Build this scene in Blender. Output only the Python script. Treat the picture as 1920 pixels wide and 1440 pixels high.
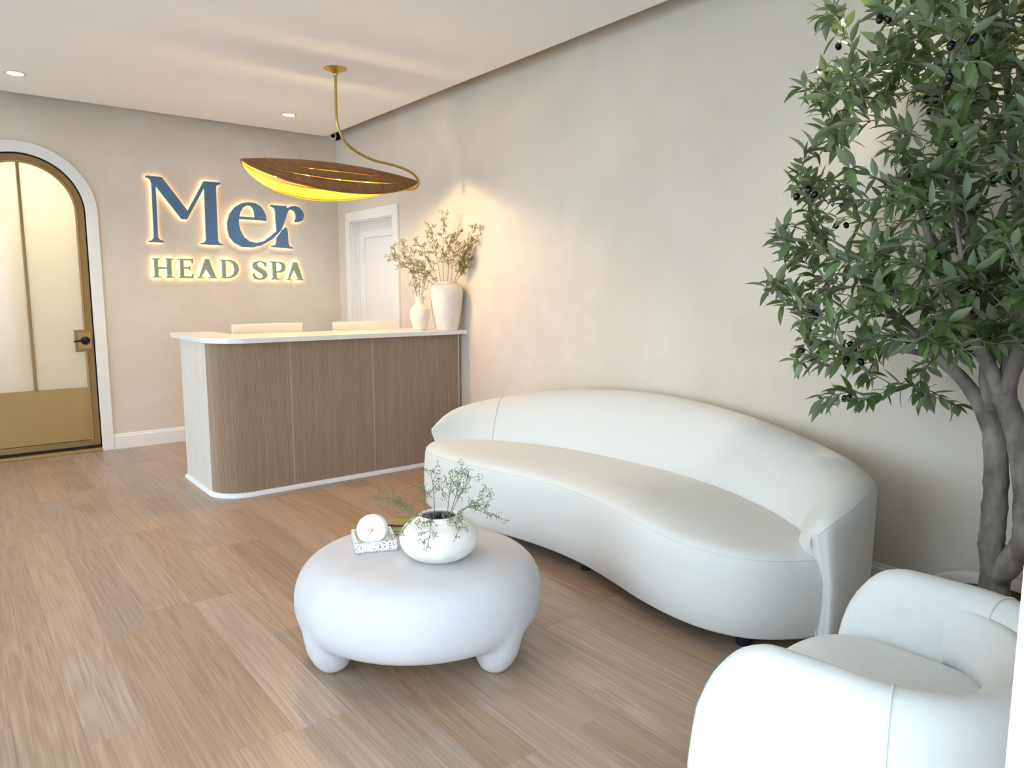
import bpy, bmesh, math, random
from mathutils import Vector, Matrix, Quaternion

for o in list(bpy.data.objects):
    bpy.data.objects.remove(o)
SC = bpy.context.scene
COL = SC.collection
R = math.radians

# ------------------------------------------------------------------ camera
cam_d = bpy.data.cameras.new('camera')
cam_d.sensor_width = 36.0
cam_d.lens = 1350.8 / 1920 * 36.0
cam_d.clip_start = 0.02
cam = bpy.data.objects.new('camera', cam_d)
COL.objects.link(cam)
cam.location = (0, 0, 1.36)
cam.rotation_euler = (R(90 - 7.27), 0, R(-38.48))
SC.camera = cam

# ------------------------------------------------------------------ world, exposure
SKY = 6.5
wd = bpy.data.worlds.new('overcast_sky')
SC.world = wd
wd.use_nodes = True
bg = wd.node_tree.nodes['Background']
bg.inputs[0].default_value = (0.65, 0.83, 1.0, 1)
bg.inputs[1].default_value = SKY
SC.view_settings.view_transform = 'Standard'
SC.view_settings.look = 'None'
SC.view_settings.exposure = 0.20
SC.view_settings.gamma = 1.0
SC.view_settings.use_curve_mapping = False
DOWN_W = 40.0       # watts of one recessed downlight
PEND_W = 8.0        # watts of one pendant bulb
BACK_W = 110.0       # watts of the lamp in the passage behind the arched door

# room: right wall x = XW, back wall y = YB, floor z = 0, ceiling raft z = ZC
XW, YB, XL, YF, ZC, ZT = 3.285, 6.99, -2.9, 0.255, 2.86, 3.14

# ------------------------------------------------------------------ helpers
def lin(r, g, b):
    f = lambda c: c / 12.92 if c <= 0.04045 else ((c + 0.055) / 1.055) ** 2.4
    return (f(r / 255), f(g / 255), f(b / 255), 1)

def obj(name, verts, faces, mat=None, parent=None, smooth=False, loc=None, rz=0, mats=None, mi=None):
    me = bpy.data.meshes.new(name)
    me.from_pydata([tuple(v) for v in verts], [], [tuple(f) for f in faces])
    for m in (mats or ([mat] if mat else [])):
        me.materials.append(m)
    if mi:
        for p, k in zip(me.polygons, mi):
            p.material_index = k
    if smooth:
        me.polygons.foreach_set('use_smooth', [True] * len(me.polygons))
    me.update()
    o = bpy.data.objects.new(name, me)
    COL.objects.link(o)
    if parent: o.parent = parent
    if loc: o.location = loc
    o.rotation_euler[2] = rz
    return o

def fix(o):
    bm = bmesh.new(); bm.from_mesh(o.data)
    bmesh.ops.remove_doubles(bm, verts=bm.verts, dist=1e-5)
    bmesh.ops.recalc_face_normals(bm, faces=bm.faces)
    bm.to_mesh(o.data); bm.free()
    return o

def tag(o, label, cat, group=None):
    o['label'] = label; o['category'] = cat
    if group: o['group'] = group
    return o

def struct(o, label=None):
    o['kind'] = 'structure'
    if label: o['label'] = label
    return o

def thing(name, label, cat, loc=(0, 0, 0), rz=0, group=None):
    o = bpy.data.objects.new(name, None)
    COL.objects.link(o)
    o.location = loc; o.rotation_euler[2] = rz
    o.empty_display_size = 0.1
    return tag(o, label, cat, group)

class MB:
    """collects verts and faces"""
    def __init__(s): s.v = []; s.f = []; s.m = []
    def add(s, v, f, k=0):
        n = len(s.v); s.v += [tuple(q) for q in v]
        s.f += [tuple(i + n for i in q) for q in f]; s.m += [k] * len(f)
        return s
    def box(s, x0, y0, z0, x1, y1, z1, k=0):
        v = [(x, y, z) for z in (z0, z1) for y in (y0, y1) for x in (x0, x1)]
        return s.add(v, [(0, 2, 3, 1), (4, 5, 7, 6), (0, 1, 5, 4), (2, 6, 7, 3), (0, 4, 6, 2), (1, 3, 7, 5)], k)
    def build(s, name, mat=None, parent=None, smooth=False, mats=None, **kw):
        return obj(name, s.v, s.f, mat, parent, smooth, mats=mats, mi=s.m if mats else None, **kw)

def bevel(o, w, seg=2, ang=30):
    m = o.modifiers.new('bevel', 'BEVEL'); m.width = w; m.segments = seg
    m.limit_method = 'ANGLE'; m.angle_limit = R(ang)
    o.data.polygons.foreach_set('use_smooth', [True] * len(o.data.polygons))
    wn = o.modifiers.new('wn', 'WEIGHTED_NORMAL'); wn.keep_sharp = True
    return o

def boxo(name, a, b, mat, parent=None, bv=0, **kw):
    o = MB().box(*a, *b).build(name, mat, parent, **kw)
    if bv: bevel(o, bv)
    return o

def cat_rom(pts, n, closed=False):
    """Catmull-Rom through points, n samples per span"""
    P = [Vector(p) for p in pts]; out = []
    N = len(P)
    for i in range(N if closed else N - 1):
        if closed:
            a, b, c, d = P[(i - 1) % N], P[i], P[(i + 1) % N], P[(i + 2) % N]
        else:
            b, c = P[i], P[i + 1]
            a = P[i - 1] if i else b * 2 - c
            d = P[i + 2] if i + 2 < N else c * 2 - b
        for k in range(n):
            t = k / n
            out.append(0.5 * ((2 * b) + (c - a) * t + (2 * a - 5 * b + 4 * c - d) * t * t + (3 * b - a - 3 * c + d) * t ** 3))
    if not closed: out.append(P[-1])
    return out

def tube(mb, pts, radii, sides=8, caps=True, k=0):
    P = [Vector(p) for p in pts]; n = len(P)
    if not hasattr(radii, '__len__'): radii = [radii] * n
    up = Vector((0, 0, 1)); v = []; f = []
    t0 = (P[1] - P[0]).normalized()
    a = t0.cross(up)
    if a.length < 1e-3: a = t0.cross(Vector((1, 0, 0)))
    a.normalize()
    for i in range(n):
        t = (P[min(i + 1, n - 1)] - P[max(i - 1, 0)])
        if t.length < 1e-9: t = t0
        t.normalize()
        a = (a - t * a.dot(t)); a.normalize(); b = t.cross(a)
        for j in range(sides):
            w = 2 * math.pi * j / sides
            v.append(P[i] + (a * math.cos(w) + b * math.sin(w)) * radii[i])
    for i in range(n - 1):
        for j in range(sides):
            j2 = (j + 1) % sides
            f.append((i * sides + j, i * sides + j2, (i + 1) * sides + j2, (i + 1) * sides + j))
    if caps:
        f.append(tuple(range(sides))[::-1]); f.append(tuple((n - 1) * sides + j for j in range(sides)))
    return mb.add(v, f, k)

def lathe(mb, prof, seg=40, c=(0, 0, 0), k=0):
    """prof: list of (r, z); r = 0 closes"""
    v = []; f = []; rows = []
    for r, z in prof:
        if r < 1e-6:
            rows.append([len(v)]); v.append((c[0], c[1], c[2] + z))
        else:
            rows.append(list(range(len(v), len(v) + seg)))
            v += [(c[0] + r * math.cos(2 * math.pi * j / seg), c[1] + r * math.sin(2 * math.pi * j / seg), c[2] + z) for j in range(seg)]
    for a, b in zip(rows, rows[1:]):
        for j in range(seg):
            j2 = (j + 1) % seg
            if len(a) == 1: f.append((a[0], b[j2], b[j])[::-1])
            elif len(b) == 1: f.append((a[j], a[j2], b[0]))
            else: f.append((a[j], a[j2], b[j2], b[j]))
    return mb.add(v, f, k)

def prof_smooth(p, n=6):
    return [(max(q[0], 0), q[1]) for q in cat_rom([(a, b, 0) for a, b in p], n)]

def loft(mb, secs, closed=True, caps=True, k=0):
    m = len(secs[0]); v = [q for s in secs for q in s]; f = []
    for i in range(len(secs) - 1):
        for j in range(m if closed else m - 1):
            j2 = (j + 1) % m
            f.append((i * m + j, i * m + j2, (i + 1) * m + j2, (i + 1) * m + j))
    if caps:
        f.append(tuple(range(m))[::-1]); f.append(tuple((len(secs) - 1) * m + j for j in range(m)))
    return mb.add(v, f, k)

def flat_shape(polys, depth, bev=0.0):
    """2-D outlines (even-odd holes) -> (verts, faces) of a slab in the XZ plane, y from 0 to depth"""
    cu = bpy.data.curves.new('tmp', 'CURVE'); cu.dimensions = '2D'; cu.fill_mode = 'BOTH'
    cu.extrude = depth / 2 - bev; cu.bevel_depth = bev; cu.bevel_resolution = 1; cu.offset = -bev
    for p in polys:
        s = cu.splines.new('POLY'); s.points.add(len(p) - 1)
        for q, pt in zip(p, s.points): pt.co = (q[0], q[1], 0, 1)
        s.use_cyclic_u = True
    o = bpy.data.objects.new('tmp', cu); COL.objects.link(o)
    dg = bpy.context.evaluated_depsgraph_get()
    me = bpy.data.meshes.new_from_object(o.evaluated_get(dg))
    v = [(q.co.x, -q.co.z + depth / 2, q.co.y) for q in me.vertices]
    f = [tuple(p.vertices) for p in me.polygons]
    bpy.data.objects.remove(o); bpy.data.curves.remove(cu); bpy.data.meshes.remove(me)
    return v, f

# ------------------------------------------------------------------ materials
def mat(name, col, rough=0.5, metal=0.0, var=None, vscale=3.0, vdetail=4.0, stretch=(1, 1, 1), bump=0.0, bscale=60.0,
        bstretch=None, emit=None, estr=0.0, spec=0.5, sheen=0.0, coat=0.0, rand=0.0, trans=0.0):
    m = bpy.data.materials.new(name); m.use_nodes = True
    nt = m.node_tree; N = nt.nodes; L = nt.links
    b = N['Principled BSDF']
    b.inputs['Base Color'].default_value = col
    b.inputs['Roughness'].default_value = rough
    b.inputs['Metallic'].default_value = metal
    b.inputs['Specular IOR Level'].default_value = spec
    b.inputs['Sheen Weight'].default_value = sheen
    b.inputs['Coat Weight'].default_value = coat
    b.inputs['Transmission Weight'].default_value = trans
    if emit:
        b.inputs['Emission Color'].default_value = emit; b.inputs['Emission Strength'].default_value = estr
    if var or bump or rand:
        tc = N.new('ShaderNodeTexCoord')
        def noise(scale, st, det):
            mp = N.new('ShaderNodeMapping'); mp.inputs['Scale'].default_value = st
            L.new(tc.outputs['Object'], mp.inputs[0])
            n = N.new('ShaderNodeTexNoise'); n.inputs['Scale'].default_value = scale; n.inputs['Detail'].default_value = det
            L.new(mp.outputs[0], n.inputs['Vector']); return n
        if var:
            n = noise(vscale, stretch, vdetail)
            cr = N.new('ShaderNodeValToRGB')
            cr.color_ramp.elements[0].position = 0.32; cr.color_ramp.elements[1].position = 0.68
            cr.color_ramp.elements[0].color = var; cr.color_ramp.elements[1].color = col
            L.new(n.outputs[0], cr.inputs[0]); src = cr.outputs[0]
        else:
            rgb = N.new('ShaderNodeRGB'); rgb.outputs[0].default_value = col; src = rgb.outputs[0]
        if rand:
            oi = N.new('ShaderNodeObjectInfo')
            mr = N.new('ShaderNodeMapRange'); mr.inputs[3].default_value = 1 - rand; mr.inputs[4].default_value = 1 + rand
            L.new(oi.outputs['Random'], mr.inputs[0])
            hv = N.new('ShaderNodeHueSaturation'); L.new(mr.outputs[0], hv.inputs['Value']); L.new(src, hv.inputs['Color'])
            src = hv.outputs[0]
        L.new(src, b.inputs['Base Color'])
        if bump:
            n2 = noise(bscale, bstretch or (1, 1, 1), 3.0)
            bp = N.new('ShaderNodeBump'); bp.inputs['Strength'].default_value = bump; bp.inputs['Distance'].default_value = 0.004
            L.new(n2.outputs[0], bp.inputs['Height']); L.new(bp.outputs[0], b.inputs['Normal'])
    return m

def plaster(name, c1, c2, c3):
    """limewashed plaster: broad clouds plus trowel marks"""
    m = bpy.data.materials.new(name); m.use_nodes = True
    nt = m.node_tree; N = nt.nodes; L = nt.links; b = N['Principled BSDF']
    b.inputs['Roughness'].default_value = 0.75; b.inputs['Specular IOR Level'].default_value = 0.25
    tc = N.new('ShaderNodeTexCoord')
    def ns(scale, det, dist):
        n = N.new('ShaderNodeTexNoise'); n.inputs['Scale'].default_value = scale; n.inputs['Detail'].default_value = det
        n.inputs['Distortion'].default_value = dist; L.new(tc.outputs['Object'], n.inputs['Vector']); return n
    n1 = ns(0.9, 5, 0.8); n2 = ns(3.2, 6, 1.6)
    r1 = N.new('ShaderNodeValToRGB'); e = r1.color_ramp.elements
    e[0].position = 0.35; e[0].color = c1; e[1].position = 0.65; e[1].color = c2
    L.new(n1.outputs[0], r1.inputs[0])
    r2 = N.new('ShaderNodeValToRGB'); e = r2.color_ramp.elements
    e[0].position = 0.42; e[0].color = (0, 0, 0, 1); e[1].position = 0.62; e[1].color = (0.55, 0.55, 0.55, 1)
    L.new(n2.outputs[0], r2.inputs[0])
    mx = N.new('ShaderNodeMix'); mx.data_type = 'RGBA'
    L.new(r2.outputs[0], mx.inputs[0]); L.new(r1.outputs[0], mx.inputs[6]); mx.inputs[7].default_value = c3
    L.new(mx.outputs[2], b.inputs['Base Color'])
    n3 = ns(14, 5, 0.5)
    bp = N.new('ShaderNodeBump'); bp.inputs['Strength'].default_value = 0.10; bp.inputs['Distance'].default_value = 0.004
    L.new(n3.outputs[0], bp.inputs['Height']); L.new(bp.outputs[0], b.inputs['Normal'])
    return m

def wood(name, c_dark, c_mid, c_light, rough, axis='y', fine=1.0, per_object=True, bump=0.12, ring_amt=0.16, fib_amt=0.28, along=0.9, falong=4):
    """oak: fibres stretched along an axis, cathedral rings, tone changing from board to board"""
    m = bpy.data.materials.new(name); m.use_nodes = True
    nt = m.node_tree; N = nt.nodes; L = nt.links; b = N['Principled BSDF']
    tc = N.new('ShaderNodeTexCoord'); oi = N.new('ShaderNodeObjectInfo')
    off = N.new('ShaderNodeVectorMath'); off.operation = 'SCALE'
    cmb = N.new('ShaderNodeCombineXYZ')
    for i in range(3): L.new(oi.outputs['Random'], cmb.inputs[i])
    L.new(cmb.outputs[0], off.inputs[0]); off.inputs['Scale'].default_value = 37.0
    add = N.new('ShaderNodeVectorMath'); add.operation = 'ADD'
    L.new(tc.outputs['Object'], add.inputs[0]); L.new(off.outputs[0], add.inputs[1])
    def st(a, c):   # scale across / along the fibre
        return {'x': (c, a, a), 'y': (a, c, a), 'z': (a, a, c)}[axis]
    def ns(vec, det, dist):
        mp = N.new('ShaderNodeMapping'); mp.inputs['Scale'].default_value = vec
        L.new(add.outputs[0], mp.inputs[0])
        n = N.new('ShaderNodeTexNoise'); n.inputs['Scale'].default_value = 1.0; n.inputs['Detail'].default_value = det
        n.inputs['Distortion'].default_value = dist; L.new(mp.outputs[0], n.inputs['Vector']); return n
    ring = ns(st(7 * fine, along), 2, 0.6)
    sn = N.new('ShaderNodeMath'); sn.operation = 'MULTIPLY'; sn.inputs[1].default_value = 60.0
    L.new(ring.outputs[0], sn.inputs[0])
    si = N.new('ShaderNodeMath'); si.operation = 'SINE'; L.new(sn.outputs[0], si.inputs[0])
    fib = ns(st(150 * fine, falong), 3, 0.2)
    mr = N.new('ShaderNodeMapRange'); mr.inputs[1].default_value = -1; mr.inputs[2].default_value = 1
    mr.inputs[3].default_value = 0.47 - ring_amt; mr.inputs[4].default_value = 0.47 + ring_amt
    L.new(si.outputs[0], mr.inputs[0])
    ad = N.new('ShaderNodeMath'); ad.operation = 'ADD'; ad.use_clamp = True
    fm = N.new('ShaderNodeMapRange'); fm.inputs[1].default_value = 0.3; fm.inputs[2].default_value = 0.7
    fm.inputs[3].default_value = -fib_amt; fm.inputs[4].default_value = fib_amt
    L.new(fib.outputs[0], fm.inputs[0])
    L.new(mr.outputs[0], ad.inputs[0]); L.new(fm.outputs[0], ad.inputs[1])
    cr = N.new('ShaderNodeValToRGB'); e = cr.color_ramp.elements
    e[0].position = 0.1; e[0].color = c_dark; e[1].position = 0.85; e[1].color = c_light
    q = e.new(0.5); q.color = c_mid
    L.new(ad.outputs[0], cr.inputs[0])
    hv = N.new('ShaderNodeHueSaturation')
    if per_object:
        r2 = N.new('ShaderNodeMapRange'); r2.inputs[3].default_value = 0.88; r2.inputs[4].default_value = 1.09
        L.new(oi.outputs['Random'], r2.inputs[0]); L.new(r2.outputs[0], hv.inputs['Value'])
        m7 = N.new('ShaderNodeMath'); m7.operation = 'MULTIPLY'; m7.inputs[1].default_value = 7.31
        fr = N.new('ShaderNodeMath'); fr.operation = 'FRACT'
        L.new(oi.outputs['Random'], m7.inputs[0]); L.new(m7.outputs[0], fr.inputs[0])
        r3 = N.new('ShaderNodeMapRange'); r3.inputs[3].default_value = 0.85; r3.inputs[4].default_value = 1.1
        L.new(fr.outputs[0], r3.inputs[0]); L.new(r3.outputs[0], hv.inputs['Saturation'])
    L.new(cr.outputs[0], hv.inputs['Color']); L.new(hv.outputs[0], b.inputs['Base Color'])
    b.inputs['Roughness'].default_value = rough
    bp = N.new('ShaderNodeBump'); bp.inputs['Strength'].default_value = bump; bp.inputs['Distance'].default_value = 0.002
    L.new(ad.outputs[0], bp.inputs['Height']); L.new(bp.outputs[0], b.inputs['Normal'])
    return m

def speckle(name, base, dark, scale, thr, rough, var=None, bump=0.0):
    """light ground with small dark flecks (terrazzo) or pits (cast stone)"""
    m = mat(name, base, rough, var=var or base, vscale=5)
    nt = m.node_tree; N = nt.nodes; L = nt.links; b = N['Principled BSDF']
    tc = N.new('ShaderNodeTexCoord')
    vo = N.new('ShaderNodeTexVoronoi'); vo.inputs['Scale'].default_value = scale; L.new(tc.outputs['Object'], vo.inputs['Vector'])
    cl = N.new('ShaderNodeTexNoise'); cl.inputs['Scale'].default_value = 9; L.new(tc.outputs['Object'], cl.inputs['Vector'])
    sp = N.new('ShaderNodeSeparateColor'); L.new(vo.outputs['Color'], sp.inputs[0])
    ml = N.new('ShaderNodeMath'); ml.operation = 'MULTIPLY'; L.new(sp.outputs[0], ml.inputs[0]); L.new(cl.outputs[0], ml.inputs[1])
    sc = N.new('ShaderNodeMath'); sc.operation = 'MULTIPLY'; sc.inputs[1].default_value = thr; L.new(ml.outputs[0], sc.inputs[0])
    lt = N.new('ShaderNodeMath'); lt.operation = 'LESS_THAN'; L.new(vo.outputs['Distance'], lt.inputs[0]); L.new(sc.outputs[0], lt.inputs[1])
    old = b.inputs['Base Color'].links[0].from_socket
    mx = N.new('ShaderNodeMix'); mx.data_type = 'RGBA'; L.new(lt.outputs[0], mx.inputs[0]); L.new(old, mx.inputs[6]); mx.inputs[7].default_value = dark
    L.new(mx.outputs[2], b.inputs['Base Color'])
    if bump:
        bp = N.new('ShaderNodeBump'); bp.inputs['Strength'].default_value = bump; bp.inputs['Distance'].default_value = 0.002; bp.invert = True
        L.new(lt.outputs[0], bp.inputs['Height']); L.new(bp.outputs[0], b.inputs['Normal'])
    return m

M = {}
M['wall'] = plaster('limewash_plaster', lin(211, 200, 184), lin(223, 213, 198), lin(217, 204, 187))
M['ceil'] = mat('ceiling_paint', lin(244, 243, 241), 0.8, spec=0.2)
M['white'] = mat('satin_white_paint', lin(232, 229, 225), 0.4)
M['floor'] = wood('oak_planks', lin(140, 113, 91), lin(168, 142, 119), lin(189, 165, 143), 0.32, 'y', 1.0, True, 0.08, 0.07, 0.20, 0.45, 3.0)
M['screed'] = mat('dark_subfloor', lin(120, 95, 75), 0.8)
M['flute'] = wood('fluted_oak', lin(140, 114, 93), lin(170, 144, 121), lin(190, 166, 144), 0.5, 'z', 1.6, False, 0.05, 0.04, 0.22, 0.3, 1.5)
M['oak_plain'] = wood('pale_oak_veneer', lin(196, 182, 168), lin(218, 208, 197), lin(230, 222, 213), 0.45, 'z', 1.4, False, 0.05, 0.06, 0.2, 0.4, 2)
M['seam'] = mat('tan_seam_strip', lin(186, 160, 136), 0.5)
M['quartz'] = mat('white_quartz', lin(236, 232, 228), 0.18, var=lin(228, 224, 220), vscale=2)
M['gold_paint'] = mat('brushed_gold_paint', lin(170, 138, 88), 0.42, 0.35, var=lin(158, 127, 80), vscale=1.5)
M['gold_dark'] = mat('bronze_gold_frame', lin(140, 112, 66), 0.4, 0.4)
M['brass'] = mat('brushed_brass', lin(196, 164, 92), 0.28, 0.9)
M['black'] = mat('black_metal', lin(26, 23, 22), 0.35, 0.4)
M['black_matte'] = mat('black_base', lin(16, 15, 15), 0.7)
M['blue'] = mat('slate_blue_acrylic', lin(88, 122, 154), 0.16)
M['sage'] = mat('sage_grey_acrylic', lin(150, 160, 142), 0.22)
M['led1'] = mat('warm_led_diffuser', (1, 1, 1, 1), emit=(1.0, 0.62, 0.30, 1), estr=4.0)
M['led2'] = mat('warm_led_diffuser_bright', (1, 1, 1, 1), emit=(1.0, 0.68, 0.28, 1), estr=7.0)
M['lens'] = mat('lit_downlight_lens', (1, 1, 1, 1), emit=(1.0, 0.95, 0.88, 1), estr=30.0)
M['bulb'] = mat('lit_bulb', (1, 1, 1, 1), emit=(1.0, 0.80, 0.48, 1), estr=40.0)
M['raffia'] = mat('brown_raffia', lin(158, 108, 58), 0.6, var=lin(118, 78, 40), vscale=1.0, stretch=(180, 8, 8), bump=0.5, bscale=1.0, bstretch=(220, 10, 10))
M['goldleaf'] = mat('gold_raffia_lining', lin(240, 190, 62), 0.5, 0.15, var=lin(220, 166, 44), vscale=1.0, stretch=(160, 8, 8))
M['fabric'] = mat('cream_woven_fabric', lin(219, 216, 209), 0.85, spec=0.2, sheen=0.15, bump=0.14, bscale=420, bstretch=(1, 1, 0.5))
M['fabric2'] = mat('white_ribbed_weave', lin(222, 222, 218), 0.88, spec=0.2, sheen=0.15)
def ribs(m, scale, rot, strength):
    nt = m.node_tree; N = nt.nodes; L = nt.links
    tc = N.new('ShaderNodeTexCoord'); mp = N.new('ShaderNodeMapping'); mp.inputs['Rotation'].default_value = rot
    L.new(tc.outputs['Object'], mp.inputs[0])
    wv = N.new('ShaderNodeTexWave'); wv.inputs['Scale'].default_value = scale; wv.inputs['Distortion'].default_value = 0.6; wv.inputs['Detail Scale'].default_value = 4
    L.new(mp.outputs[0], wv.inputs['Vector'])
    bp = N.new('ShaderNodeBump'); bp.inputs['Strength'].default_value = strength; bp.inputs['Distance'].default_value = 0.001
    L.new(wv.outputs['Fac'], bp.inputs['Height']); L.new(bp.outputs[0], N['Principled BSDF'].inputs['Normal'])
ribs(M['fabric2'], 75, (0.5, 0.6, 0.7), 0.35)
M['stone'] = speckle('cast_stone', lin(204, 200, 199), lin(160, 155, 153), 190, 0.36, 0.7, var=lin(197, 192, 191), bump=0.35)
M['terrazzo'] = speckle('white_terrazzo', lin(232, 231, 229), lin(92, 86, 84), 160, 0.95, 0.4)
M['ceramic'] = mat('chalky_white_ceramic', lin(232, 226, 218), 0.8, var=lin(220, 212, 203), vscale=14, bump=0.9, bscale=30)
M['ceramic2'] = mat('smooth_cream_ceramic', lin(234, 225, 213), 0.7, var=lin(226, 216, 203), vscale=7, bump=0.15, bscale=60)
M['wax'] = mat('white_wax', lin(240, 239, 238), 0.45)
M['wick'] = mat('pale_wooden_wick', lin(222, 190, 160), 0.6)
M['stem'] = mat('olive_stem', lin(116, 106, 62), 0.7)
M['bud'] = mat('olive_buds', lin(150, 142, 90), 0.75, var=lin(112, 106, 60), vscale=120)
M['stem2'] = mat('green_stem', lin(112, 116, 76), 0.7)
M['bud2'] = mat('green_buds', lin(128, 134, 88), 0.75, var=lin(84, 92, 58), vscale=120)
M['moss'] = mat('dark_moss', lin(52, 50, 34), 0.9, var=lin(28, 26, 18), vscale=40)
M['bark'] = mat('grey_brown_bark', lin(146, 136, 126), 0.9, var=lin(100, 90, 81), vscale=22, stretch=(1, 1, 0.5), bump=0.9, bscale=45, bstretch=(1, 1, 0.6))
M['twig'] = mat('green_twig', lin(104, 104, 70), 0.8)
M['olive'] = mat('black_olive', lin(24, 16, 22), 0.22)
M['leaf'] = mat('olive_leaf', lin(92, 122, 68), 0.38, rand=0.35, var=lin(118, 138, 86), vscale=9)
M['soil'] = mat('soil', lin(58, 46, 36), 0.95)
M['cover'] = mat('printed_cover', lin(176, 160, 62), 0.35, var=lin(70, 62, 34), vscale=14)
M['spine'] = mat('grey_cover_band', lin(110, 108, 106), 0.4, var=lin(150, 148, 146), vscale=30)
M['paper'] = mat('paper_edges', lin(225, 222, 215), 0.8)
M['screen'] = mat('dark_display', lin(20, 20, 24), 0.12)
M['silver'] = mat('white_satin_casing', lin(226, 218, 210), 0.35)
M['pave'] = mat('pale_paving', lin(200, 199, 196), 0.9)

def two_sided_leaf(m, under):
    nt = m.node_tree; N = nt.nodes; L = nt.links; b = N['Principled BSDF']
    src = b.inputs['Base Color'].links[0].from_socket
    g = N.new('ShaderNodeNewGeometry')
    mx = N.new('ShaderNodeMix'); mx.data_type = 'RGBA'
    L.new(g.outputs['Backfacing'], mx.inputs[0]); L.new(src, mx.inputs[6]); mx.inputs[7].default_value = under
    L.new(mx.outputs[2], b.inputs['Base Color'])
    tr = N.new('ShaderNodeBsdfTranslucent'); tr.inputs[0].default_value = lin(120, 140, 70)
    ms = N.new('ShaderNodeMixShader'); ms.inputs[0].default_value = 0.22
    out = N['Material Output']
    L.new(b.outputs[0], ms.inputs[1]); L.new(tr.outputs[0], ms.inputs[2]); L.new(ms.outputs[0], out.inputs[0])
two_sided_leaf(M['leaf'], lin(138, 150, 122))

def frosted():
    m = bpy.data.materials.new('frosted_glass'); m.use_nodes = True
    nt = m.node_tree; N = nt.nodes; L = nt.links; N.remove(N['Principled BSDF'])
    tr = N.new('ShaderNodeBsdfTranslucent'); tr.inputs[0].default_value = (0.80, 0.80, 0.76, 1)
    df = N.new('ShaderNodeBsdfDiffuse'); df.inputs[0].default_value = (0.62, 0.63, 0.60, 1)
    gl = N.new('ShaderNodeBsdfGlossy'); gl.inputs['Roughness'].default_value = 0.06
    a = N.new('ShaderNodeMixShader'); a.inputs[0].default_value = 0.35
    L.new(tr.outputs[0], a.inputs[1]); L.new(df.outputs[0], a.inputs[2])
    fr = N.new('ShaderNodeFresnel'); fr.inputs[0].default_value = 1.45
    c = N.new('ShaderNodeMixShader'); L.new(fr.outputs[0], c.inputs[0]); L.new(a.outputs[0], c.inputs[1]); L.new(gl.outputs[0], c.inputs[2])
    L.new(c.outputs[0], N['Material Output'].inputs[0])
    return m
M['frost'] = frosted()

def clear_glass():
    m = bpy.data.materials.new('window_glass'); m.use_nodes = True
    nt = m.node_tree; N = nt.nodes; L = nt.links; N.remove(N['Principled BSDF'])
    t = N.new('ShaderNodeBsdfTransparent'); gl = N.new('ShaderNodeBsdfGlossy'); gl.inputs['Roughness'].default_value = 0.0
    fr = N.new('ShaderNodeFresnel'); fr.inputs[0].default_value = 1.3
    c = N.new('ShaderNodeMixShader'); L.new(fr.outputs[0], c.inputs[0]); L.new(t.outputs[0], c.inputs[1]); L.new(gl.outputs[0], c.inputs[2])
    L.new(c.outputs[0], N['Material Output'].inputs[0])
    return m
M['glass'] = clear_glass()

def spot(name, loc, watts, col, cone, parent=None, radius=0.04, blend=0.85):
    d = bpy.data.lights.new(name, 'SPOT'); d.energy = watts; d.color = col
    d.spot_size = R(cone); d.spot_blend = blend; d.shadow_soft_size = radius
    o = bpy.data.objects.new(name, d); COL.objects.link(o); o.location = loc
    if parent: o.parent = parent
    return o
def point(name, loc, watts, col, radius, parent=None):
    d = bpy.data.lights.new(name, 'POINT'); d.energy = watts; d.color = col; d.shadow_soft_size = radius
    o = bpy.data.objects.new(name, d); COL.objects.link(o); o.location = loc
    if parent: o.parent = parent
    return o

# ================================================================== the room
# floor: sub-floor slab plus one object for each plank
fl = struct(boxo('floor', (XL, -0.3, -0.16), (XW + 0.9, YB + 0.05, -0.010), M['screed']), 'pale oak plank floor')
PW, PL = 0.175, 1.19
known = {0: 3.43, 1: 3.57, 2: 3.10, 3: 4.46, 4: 3.25, 5: 2.75, 6: 3.90, 7: 3.35}
def plank_mesh(w, l):
    c, t = 0.0009, 0.010
    v = [(0, 0, -t), (w, 0, -t), (w, l, -t), (0, l, -t), (0, 0, -c), (w, 0, -c), (w, l, -c), (0, l, -c),
         (c, c, 0), (w - c, c, 0), (w - c, l - c, 0), (c, l - c, 0)]
    f = [(8, 9, 10, 11), (4, 5, 9, 8), (5, 6, 10, 9), (6, 7, 11, 10), (7, 4, 8, 11), (0, 1, 5, 4), (1, 2, 6, 5), (2, 3, 7, 6), (3, 0, 4, 7)]
    me = bpy.data.meshes.new('plank'); me.from_pydata(v, [], f); me.materials.append(M['floor']); me.update()
    return me
pm = {}
rnd = random.Random(5)
k0 = int((XL - 0.08) / PW) - 1
for k in range(k0, 40):
    xa = 0.08 + k * PW; xb = xa + PW
    if xb <= XL or xa >= XW: continue
    xa, xb = max(xa, XL), min(xb, XW)
    start = (known[k] if k in known else rnd.uniform(0, PL)) % PL - PL
    while start < YB:
        a, b2 = max(start, -0.3), min(start + PL, YB); start += PL
        if b2 - a < 0.02: continue
        key = (round(xb - xa, 3), round(b2 - a, 3))
        if key not in pm: pm[key] = plank_mesh(xb - xa, b2 - a)
        o = bpy.data.objects.new('plank', pm[key]); COL.objects.link(o)
        o.location = (xa, a, 0); o.parent = fl

# paving outside
struct(boxo('pavement', (-14, -14, -0.35), (14, 20, -0.17), M['pave']))

# ceiling raft with a shadow gap, and the slab above it
G = 0.187
struct(boxo('ceiling', (XL, YF, ZC), (XW - G, YB - G, ZC + 0.04), M['ceil'], bv=0.004), 'white ceiling raft held off the walls')
struct(boxo('ceiling_upper', (XL - 0.2, -0.1, ZT), (XW + 0.2, YB + 0.2, ZT + 0.1), M['ceil']))

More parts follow.
